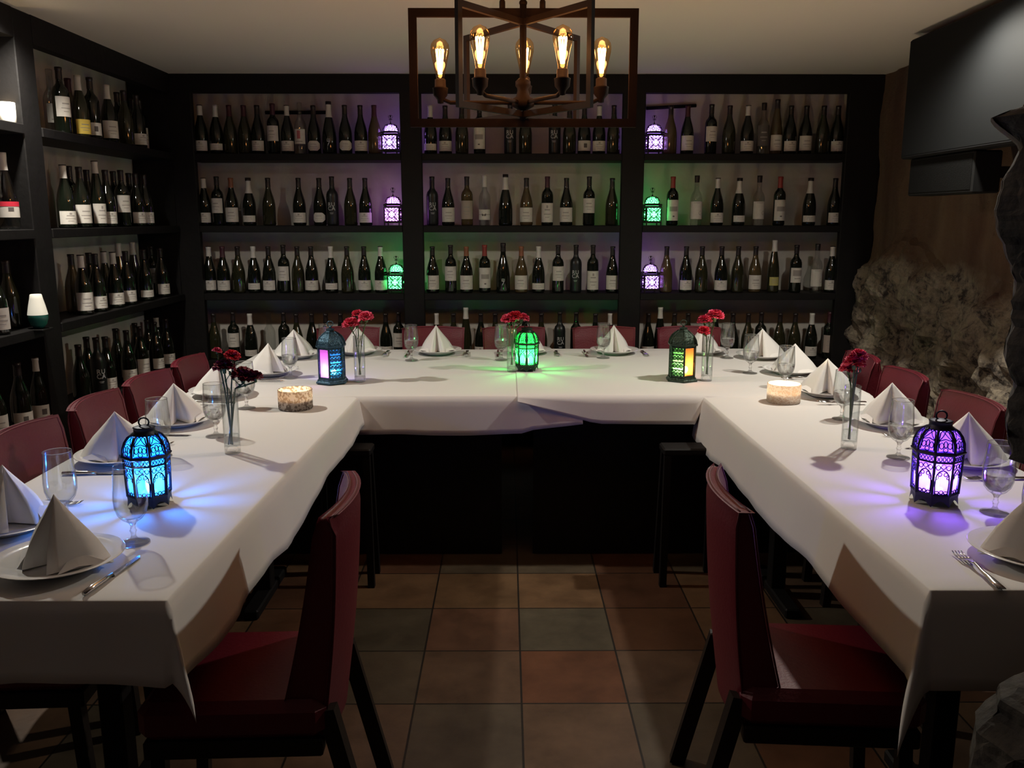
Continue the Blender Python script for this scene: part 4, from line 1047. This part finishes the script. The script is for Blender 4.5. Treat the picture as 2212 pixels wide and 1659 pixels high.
for (px, py, w_) in GOB:
    p = on(px, py); l = f'clear stemmed water goblet {w_}'
    if g0 is None: g0 = goblet_proto(l, (p.x, p.y, zs(p)))
    else: g_ = dup(g0, (p.x, p.y, zs(p)), random.uniform(0, 3), l)
    if px > 400 and px != 2236:
        link('water', cached('gwater', lambda: MB().lathe([(0, .0586), (.0196, .0635), (.0296, .0745), (.0354, .0905), (.0366, .106), (.0366, .108), (0, .108)], 36).mesh('water', M['water_refr'])), g_)

# vases and carnations
def petals_mesh(seed, mt):
    rnd = random.Random(seed); mb = MB()
    for k in range(56):
        ph = rnd.uniform(0, 2 * math.pi); el = R(rnd.uniform(-12, 85)); L = rnd.uniform(.75, 1.0) * .033
        d = Vector((math.cos(ph) * math.cos(el), math.sin(ph) * math.cos(el), math.sin(el) * .72)); side = d.cross(Vector((0, 0, 1)));
        side = side.normalized() if side.length > .01 else Vector((1, 0, 0)); up = side.cross(d).normalized(); vs = []; n = 7
        for j in range(4):
            s_ = j / 3
            for i in range(n):
                u = -1 + 2 * i / (n - 1); wd = .004 + .0135 * s_
                vs.append(d * L * (.15 + .85 * s_) * (1 - .10 * u * u * s_) + side * u * wd + up * (.0032 * s_ * math.sin(i * 2.6 + k) - .004 * s_ * s_) + (d * .0026 * (i % 2) if j == 3 else Vector()))
        fs = [(j * n + i, j * n + i + 1, (j + 1) * n + i + 1, (j + 1) * n + i) for j in range(3) for i in range(n - 1)]
        mb.add(vs, fs)
    mb.lathe([(0, -.020), (.005, -.019), (.0068, -.006), (.010, .004)], 10, mi=1)
    return mb.mesh('bloom', [mt, M['stem_green']])
BL = {k: petals_mesh(i, M[m_]) for i, (k, m_) in enumerate((('pink', 'petal_pink'), ('red', 'petal_red'), ('dark', 'petal_dark')))}
def vase_at(px, py, label, flowers, tag_where):
    p = on(px, py); z = zs(p)
    t = thing('vase', label, 'vase', (p.x, p.y, z), 0, 'glass cylinder vases')
    rv, H = .0255, .212
    MB().lathe([(0, .0003), (rv - .001, .0003), (rv, .003), (rv, .022), (0, .024)], 32).build('base', M['clear_thick'], t)
    MB().lathe([(rv, .020), (rv + .0008, H), (rv - .0005, H + .001), (rv - .0018, H), (rv - .002, .024)], 36).build('glass_wall', M['clear'], t)
    MB().lathe([(0, .026), (rv - .003, .026), (rv - .003, .062), (0, .062)], 28).build('water', M['water'], t)
    zc_h = None
    for (fx, fy, kind, sc, lab) in flowers:
        # bloom seen at pixel (fx, fy) at about the vase's distance
        q = P(fx, fy, Y=p.y + (.02 if (fx + int(fy)) % 2 else -.02)); d = Vector((q.x - p.x, q.y - p.y, q.z - z))
        foot = Vector((-d.x * .12, -d.y * .2 + random.uniform(-.006, .006), .030)); foot.x = max(-.015, min(.015, foot.x))
        lip = Vector((max(-.018, min(.018, d.x * .45)), max(-.014, min(.014, d.y * .45)), H))
        f = thing('carnation', lab, 'flower', (p.x, p.y, z), 0, f'carnations in the {tag_where} vase')
        tip = d - Vector((0, 0, .018 * sc)); pts = []
        for i in range(9):
            s_ = i / 8
            if d.z > H:
                pts.append(foot.lerp(lip, s_ * 2) if s_ < .5 else lip.lerp(tip, (s_ - .5) * 2))
            else: pts.append(foot.lerp(tip, s_))
        MB().tube(pts, .0026, 6).ell(pts[3], (.004, .004, .006), 8, 5).ell(pts[6], (.0038, .0038, .006), 8, 5).tube([pts[3], pts[3].lerp(pts[5], .6) + Vector((.010 if d.x < 0 else -.010, .006, .004))], .0015, 5).tube([pts[6], pts[6] + Vector((.016 if d.x < 0 else -.016, -.006, .022))], .0014, 5).ell(pts[6] + Vector((.017 if d.x < 0 else -.017, -.006, .026)), (.0045, .0045, .008), 8, 6).build('stem', M['stem_green'], f)
        b = link('bloom', BL[kind], f, d); b.scale = (sc, sc, sc); b.rotation_euler = (-d.y * 1.5 + random.uniform(-.3, .3), d.x * 4, random.uniform(0, 6))
vase_at(503, 978, 'clear cylinder vase of dark carnations on the left arm', [(527, 812, 'dark', 1.25, 'dark red carnation, largest, leaning right over its vase'), (550, 815, 'dark', .9, 'dark red carnation at far right of its bunch'), (484, 793, 'dark', 1.1, 'dim dark carnation at the back left of the bunch'),
     (502, 769, 'red', .85, 'bright red carnation above the dark bunch'), (469, 758, 'pink', .5, 'small pink carnation bud, topmost left of the dark bunch')], 'left arm')
vase_at(778, 823, 'clear cylinder vase beside the blue hexagonal lantern', [(758, 700, 'pink', 1.3, 'pink carnation, lowest left, by the blue hexagonal lantern'), (790, 686, 'pink', 1.2, 'pink carnation, right of its bunch, by the blue hexagonal lantern'), (772, 679, 'pink', .9, 'small pink carnation, topmost by the blue hexagonal lantern')], 'far left')
vase_at(1106, 801, 'clear cylinder vase just left of the green lantern', [(1098, 690, 'pink', 1.2, 'pink carnation, left of its bunch, above the green lantern vase'), (1127, 688, 'pink', 1.2, 'pink carnation, right of its bunch, above the green lantern vase'), (1112, 684, 'red', 1.2, 'red carnation, middle of its bunch, by the green lantern')], 'middle')
vase_at(1526, 822, 'clear cylinder vase beside the amber hexagonal lantern', [(1522, 693, 'pink', 1.15, 'pink carnation, left of its bunch, by the amber lantern'), (1544, 683, 'pink', 1.35, 'pink carnation, topmost, by the amber lantern'), (1521, 715, 'red', .95, 'red carnation, lowest, by the amber lantern')], 'far right')
vase_at(1833, 968, 'clear cylinder vase of pink carnations on the right arm', [(1834, 797, 'pink', 1.0, 'pink carnation, lower left, in the right arm vase'), (1846, 784, 'pink', 1.15, 'pink carnation, middle, in the right arm vase'), (1856, 768, 'pink', .9, 'pink carnation, topmost, in the right arm vase')], 'right arm')

# table lanterns with their lights
def led(name, c, s_): return emis(name, c, s_)
blue_metal = mat('blue_glow_metal', (.035, .085, .13), .35, metal=.6, bump=.6, bscale=90)  # blue reflection of the lantern's own light put into the metal colour
green_metal = mat('green_glow_metal', (.030, .050, .035), .38, metal=.6, bump=.6, bscale=90)  # metal tinted green to stand in for its lantern's reflected glow
gl_blue = colour_glass('blue_glass', (.06, .38, 1.0)); gl_pur = colour_glass('purple_glass', (.42, .20, 1.0)); gl_grn = colour_glass('green_glass', (.10, 1.0, .28))
gl_pink = colour_glass('pink_glass', (.95, .16, .55), .8); gl_amber = colour_glass('amber_glass', (1.0, .24, .06), .75); gl_teal = colour_glass('teal_glass', (.05, .5, .9), .55); gl_lime = colour_glass('lime_glass', (.25, 1.0, .30), .55); gl_vio = colour_glass('violet_glass', (.35, .18, 1.0), .5)
p = on(325, 1088); domed_lantern('blue-glowing domed filigree lantern at the near end of the left arm', (p.x, p.y, ZL), R(8), gl_blue, led('led_blue', (.35, .80, 1.0), 60), 0, mat('blue_iron', (.012, .018, .04), .5, metal=.4))
lamp('lantern_light', (p.x, p.y, ZL + .075), 9.0, (.16, .48, 1.0), .014)
p = on(1138, 800); domed_lantern('green-glowing domed filigree lantern in the middle of the far table', (p.x, p.y, ZBK), R(20), gl_grn, led('led_green', (.45, 1.0, .55), 45), 0, mat('green_iron', (.010, .022, .014), .5, metal=.4))
lamp('lantern_light', (p.x, p.y, ZBK + .075), 6.0, (.24, 1.0, .34), .014)
p = on(2016, 1083); pl = domed_lantern('purple-glowing domed filigree lantern at the near end of the right arm', (p.x, p.y, ZL), R(-10), gl_pur, led('led_purple', (.72, .50, 1.0), 60), 0, mat('purple_iron', (.014, .012, .04), .5, metal=.4))
lamp('lantern_light', (p.x, p.y, ZL + .075), 7.0, (.42, .26, 1.0), .014); pl.scale = (1.06, 1.06, 1.06)
p = on(718, 825); hex_lantern('blue hexagonal metal lantern with one pink pane, far left of table', (p.x, p.y, ZBK), R(2), [gl_teal, gl_vio, gl_vio, gl_vio, gl_teal, gl_pink], [1, 1, 0, 0, 1, 0], blue_metal, led('led_cyan', (.3, .9, 1.0), 60), (.012, -.020))
lamp('lantern_light', (p.x, p.y, ZBK + .062), 1.2, (.72, .66, 1.0), .014)
p = on(1472, 821); hex_lantern('green hexagonal metal lantern with one amber pane, far right of table', (p.x, p.y, ZBK), R(-3), [gl_amber, gl_lime, gl_amber, gl_lime, gl_lime, gl_lime], [0, 1, 0, 1, 1, 1], green_metal, led('led_yellow', (1.0, .90, .45), 70), (.014, -.020))
lamp('lantern_light', (p.x, p.y, ZBK + .062), 1.6, (1.0, .85, .50), .014)

# candles
def voro(name, c1, c2, scale, metal=0.0):
    m = bpy.data.materials.new(name); m.use_nodes = True; nt = m.node_tree; b = nt.nodes['Principled BSDF']; L = nt.links; N = nt.nodes.new
    tc = N('ShaderNodeTexCoord'); v = N('ShaderNodeTexVoronoi'); v.inputs['Scale'].default_value = scale; L.new(tc.outputs['Object'], v.inputs['Vector'])
    r = N('ShaderNodeValToRGB'); r.color_ramp.elements[0].color = (*c1, 1); r.color_ramp.elements[1].color = (*c2, 1); r.color_ramp.interpolation = 'CONSTANT'; r.color_ramp.elements[1].position = .55
    sp = N('ShaderNodeSeparateColor'); L.new(v.outputs['Color'], sp.inputs[0]); L.new(sp.outputs[0], r.inputs[0])
    b.inputs['Roughness'].default_value = .2; b.inputs['Metallic'].default_value = metal
    tl = N('ShaderNodeBsdfTranslucent'); L.new(r.outputs[0], b.inputs['Base Color']); L.new(r.outputs[0], tl.inputs[0])
    mx = N('ShaderNodeMixShader'); mx.inputs[0].default_value = .75; L.new(b.outputs[0], mx.inputs[1]); L.new(tl.outputs[0], mx.inputs[2]); L.new(mx.outputs[0], nt.nodes['Material Output'].inputs[0])
    return m
def candle(label, px, py, wall, r_=.068, h=.078, power=1.2, loc=None):
    if loc is None: p = on(px, py); loc = (p.x, p.y, zs(p))
    t = thing('candle_holder', label, 'candle', loc, 0, 'candles in glass holders')
    MB().lathe([(0, .0002), (r_ - .003, .0002), (r_, .004), (r_, h), (r_ - .0015, h + .0015), (r_ - .004, h), (r_ - .004, .008), (0, .007)], 48).build('glass_cup', wall, t)
    MB().lathe([(0, .008), (r_ - .0055, .008), (r_ - .0055, h * .48), (r_ * .6, h * .45), (0, h * .44)], 40).build('wax', M['wax'], t)
    MB().lathe([(0, 0), (.0045, .006), (.0055, .013), (.0035, .022), (0, .032)], 12, c=(0, 0, h * .46)).build('flame', M['flame'], t)
    lamp('candle_light', (loc[0], loc[1], loc[2] + h * .46 + .016), power, (1.0, .72, .38), .01)
    return t
candle('round candle holder of silver mosaic glass on the left arm', 639, 882, voro('mosaic', (.75, .70, .66), (.30, .25, .22), 130, .2), power=7.0)
candle('round candle holder of white crackle glass glowing on the right arm', 1692, 868, voro('crackle', (.95, .90, .84), (.80, .68, .58), 200, .1), power=18.0)
candle('small lit candle glass with pink rim, upper left wall shelf', 0, 0, mat('candle_white', (.9, .85, .75), .3, emit=(1, .75, .4), estr=.0), .034, .085, .8, (RACK_X - .055, y_at(15, RACK_X - .055, Z1 + .05), Z1 + .0005))
# white and teal gourd lamp on the left shelf
yy = 3.66
t = thing('table_lamp', 'small rounded lamp with white top and teal bowl, left wall shelf', 'lamp', (RACK_X + .005, y_at(82, RACK_X + .005, Z3 + .05), Z3 + .0005))
MB().lathe([(0, 0), (.018, 0), (.034, .018), (.0415, .045), (.041, .060)], 28).build('bowl', mat('teal_glass_bowl', (.02, .16, .12), .25), t)
MB().lathe([(.0412, .060), (.040, .068), (.034, .10), (.027, .13), (.0235, .148), (.021, .150), (0, .150)], 28).build('shade', mat('frosted_top', (.80, .76, .66), .5, emit=(1, .95, .8), estr=.25), t)
MB().bbox((0, 0, -.006), (.08, .09, .010), .002).build('bracket', M['black_wood'], t)

# ------------------------------------------------------------------ chandelier
CXX, CYY = x_at(1130, 3.10, 2.1), 3.10
t = thing('chandelier', 'dark iron open-frame chandelier with five glowing filament bulbs over the table', 'chandelier', (CXX, CYY, 0), 0)
def zat(py, Y): return P(1130, py, Y=Y).z
zA1, zA0 = zat(28, CYY), zat(266, CYY)
xa0, xa1 = x_at(892, CYY, 2.1) - CXX, x_at(1369, CYY, 2.1) - CXX
bw = .028
def rect_frame(name, pA, pB, zt_, zb_, w_, dpt):
    mb = MB(); pA, pB = Vector(pA), Vector(pB); d = (pB - pA).normalized()
    nrm = d.cross(Vector((0, 0, 1)))
    for p in (pA, pB): mb.beam(p + Vector((0, 0, zb_ - w_ / 2)), p + Vector((0, 0, zt_ + w_ / 2)), w_, dpt, up=nrm)
    for z in (zt_, zb_): mb.beam(pA + d * w_ / 2 + Vector((0, 0, z)), pB - d * w_ / 2 + Vector((0, 0, z)), dpt, w_)
    mb.build(name, M['bronze'], t)
rect_frame('frame', (xa0, 0, 0), (xa1, 0, 0), zA1, zA0, bw, .014)
zx1 = zA1 - .030; zx0 = zA0 + .030
def loc_at(px, py, z): q = P(px, py, Z=z); return (q.x - CXX, q.y - CYY, 0)
hw = .205; dd = .27
rect_frame('frame', (-hw, -dd, 0), (hw, dd, 0), zx1, zx0, .020, .014)
rect_frame('frame', (hw, -dd, 0), (-hw, dd, 0), zx1, zx0 - .001, .020, .014)
MB().tube([(0, 0, zx0 - .02), (0, 0, zA1 + .03)], .012, 12).ell((0, 0, zA1 + .032), (.014, .014, .012)).build('stem', M['bronze'], t)
zh = zat(222, CYY)
MB().lathe([(0, -.022), (.02, -.022), (.038, -.012), (.040, .010), (.024, .020), (.018, .045), (.026, .055), (.026, .070), (.015, .08), (0, .08)], 20, c=(0, 0, zh)).build('hub', M['bronze'], t)
bulbs = []
for (px, py, Yo) in ((951, 172, 0.0), (1299, 170, 0.0), (1037, 150, -.20), (1215, 150, -.20), (1133, 168, .055)):
    Y = CYY + Yo; q = P(px, py, Y=Y); bulbs.append((q.x - CXX, Yo, q.z))
M['bulb_glass'] = thin_glass('bulb_glass', (1.0, .80, .55), (.85, .45, .22), base=.05)
M['filament'] = emis('filament', (1.0, .50, .16), 42)
M['bulb_haze'] = emis('filament_core', (1.0, .52, .20), 5)
for (bx, by, bz) in bulbs:
    zsock = bz
    pts = [(bx * .08, by * .08, zh), (bx * .5, by * .5, zh), (bx * .88, by * .88, zh), (bx * .98, by * .98, zh + .012), (bx, by, zh + .035), (bx, by, zsock - .07)]
    if abs(bx) < .08: pts = [(0, by * .5, zh + .02), (bx, by, zh + .04), (bx, by, zsock - .06)]
    MB().tube(pts, .007, 8).build('arm', M['bronze'], t)
    MB().lathe([(0, -.080), (.010, -.078), (.012, -.066), (.024, -.052), (.026, -.030), (.027, -.028), (.019, -.024), (.0185, 0), (.014, .002)], 20, c=(bx, by, zsock)).build('socket', M['bronze'], t)
    g = MB().lathe([(.013, -.004), (.0165, .020), (.024, .055), (.031, .085), (.0325, .100), (.030, .115), (.021, .127), (.008, .133), (0, .137)], 24, c=(bx, by, zsock)).build('bulb', M['bulb_glass'], t)
    fm = MB()
    for k in range(8):
        a = 2 * math.pi * k / 8; r0, r1 = .005, .0125
        fm.tube([(bx + r0 * math.cos(a), by + r0 * math.sin(a), zsock + .018), (bx + r1 * math.cos(a), by + r1 * math.sin(a), zsock + .095), (bx + r1 * math.cos(a + .39), by + r1 * math.sin(a + .39), zsock + .098)], .0022, 5)
    fm.build('filament', M['filament'], g)
    lamp('bulb_light', (CXX + bx, CYY + by, zsock + .06), 1.5, (1.0, .50, .24), .03)
for px in (1085, 1172):
    x = x_at(px, CYY, zA1) - CXX; mb = MB(); z = zA1 + bw / 2
    mb.lathe([(0, 0), (.010, 0), (.010, .022), (.006, .030), (0, .030)], 12, c=(x, 0, z)); z += .028; k = 0
    while z < CEIL - .03:
        ax = k % 2
        mb.tube([((x + .009 * math.cos(R(a))) if not ax else x, (.009 * math.cos(R(a))) if ax else 0, z + .012 + .016 * math.sin(R(a))) for a in range(0, 360, 30)], .0028, 6, closed=True); z += .024; k += 1
    mb.tube([(x, 0, z - .006), (x, 0, CEIL - .002)], .004, 6); mb.build('chain', M['bronze'], t)

# ceiling spotlights
for (pos, lab) in ((SPOT_L, 'bright recessed ceiling spotlight at the upper left'), (SPOT_R, 'bright recessed ceiling spotlight at the upper right')):
    t = thing('ceiling_spotlight', lab, 'ceiling light', (pos[0], pos[1], CEIL), 0, 'ceiling spotlights')
    MB().lathe([(.040, 0), (.062, 0), (.060, -.006), (.044, -.010), (.040, -.006)], 32).build('trim_ring', mat('trim_white', (.8, .8, .78), .4), t)
    MB().lathe([(0, -.003), (.040, -.003)], 32).build('lens', emis('spot_lens', (1, .95, .85), 20), t)

# ------------------------------------------------------------------ screen on the right wall
X0 = 1.93
a = P(1966, 87, X=X0); b = P(1944, 345, X=X0); yf = a.y; ztop = min(a.z, CEIL - .02); zbot = b.z
t = thing('television', 'large black television hung high on the rock wall at upper right', 'television', (X0, yf, 0))
MB().bbox((.045, -.56, (ztop + zbot) / 2), (.09, 1.12, ztop - zbot), .008).build('casing', mat('tv_casing', (.008, .008, .009), .75, spec=.12), t)
MB().box((-.0006, -.56, (ztop + zbot) / 2), (.001, 1.09, ztop - zbot - .03)).build('screen', M['screen_black'], t)
MB().box((.22, -.50, (ztop + zbot) / 2), (.28, .12, .16)).build('wall_bracket', M['iron'], t)
a = P(1960, 424, X=X0 + .02); b = P(2098, 410, X=X0 + .02)
t = thing('speaker', 'black box speaker mounted right below the large television', 'speaker', (X0 + .02, 0, 0))
MB().bbox((.06, (a.y + b.y) / 2, (a.z + zbot) / 2 - .001), (.12, a.y - b.y, zbot - a.z - .002), .006).build('cabinet', mat('speaker_black', (.003, .003, .003), .8, spec=.2), t)
MB().box((-.001, (a.y + b.y) / 2, (a.z + zbot) / 2), (.002, a.y - b.y - .02, zbot - a.z - .03)).build('grille', mat('grille', (.003, .003, .003), .95, spec=.1, bump=.4, bscale=300), t)
MB().box((.21, (a.y + b.y) / 2, (a.z + zbot) / 2 + .01), (.20, .06, .05)).build('bracket', M['iron'], t)
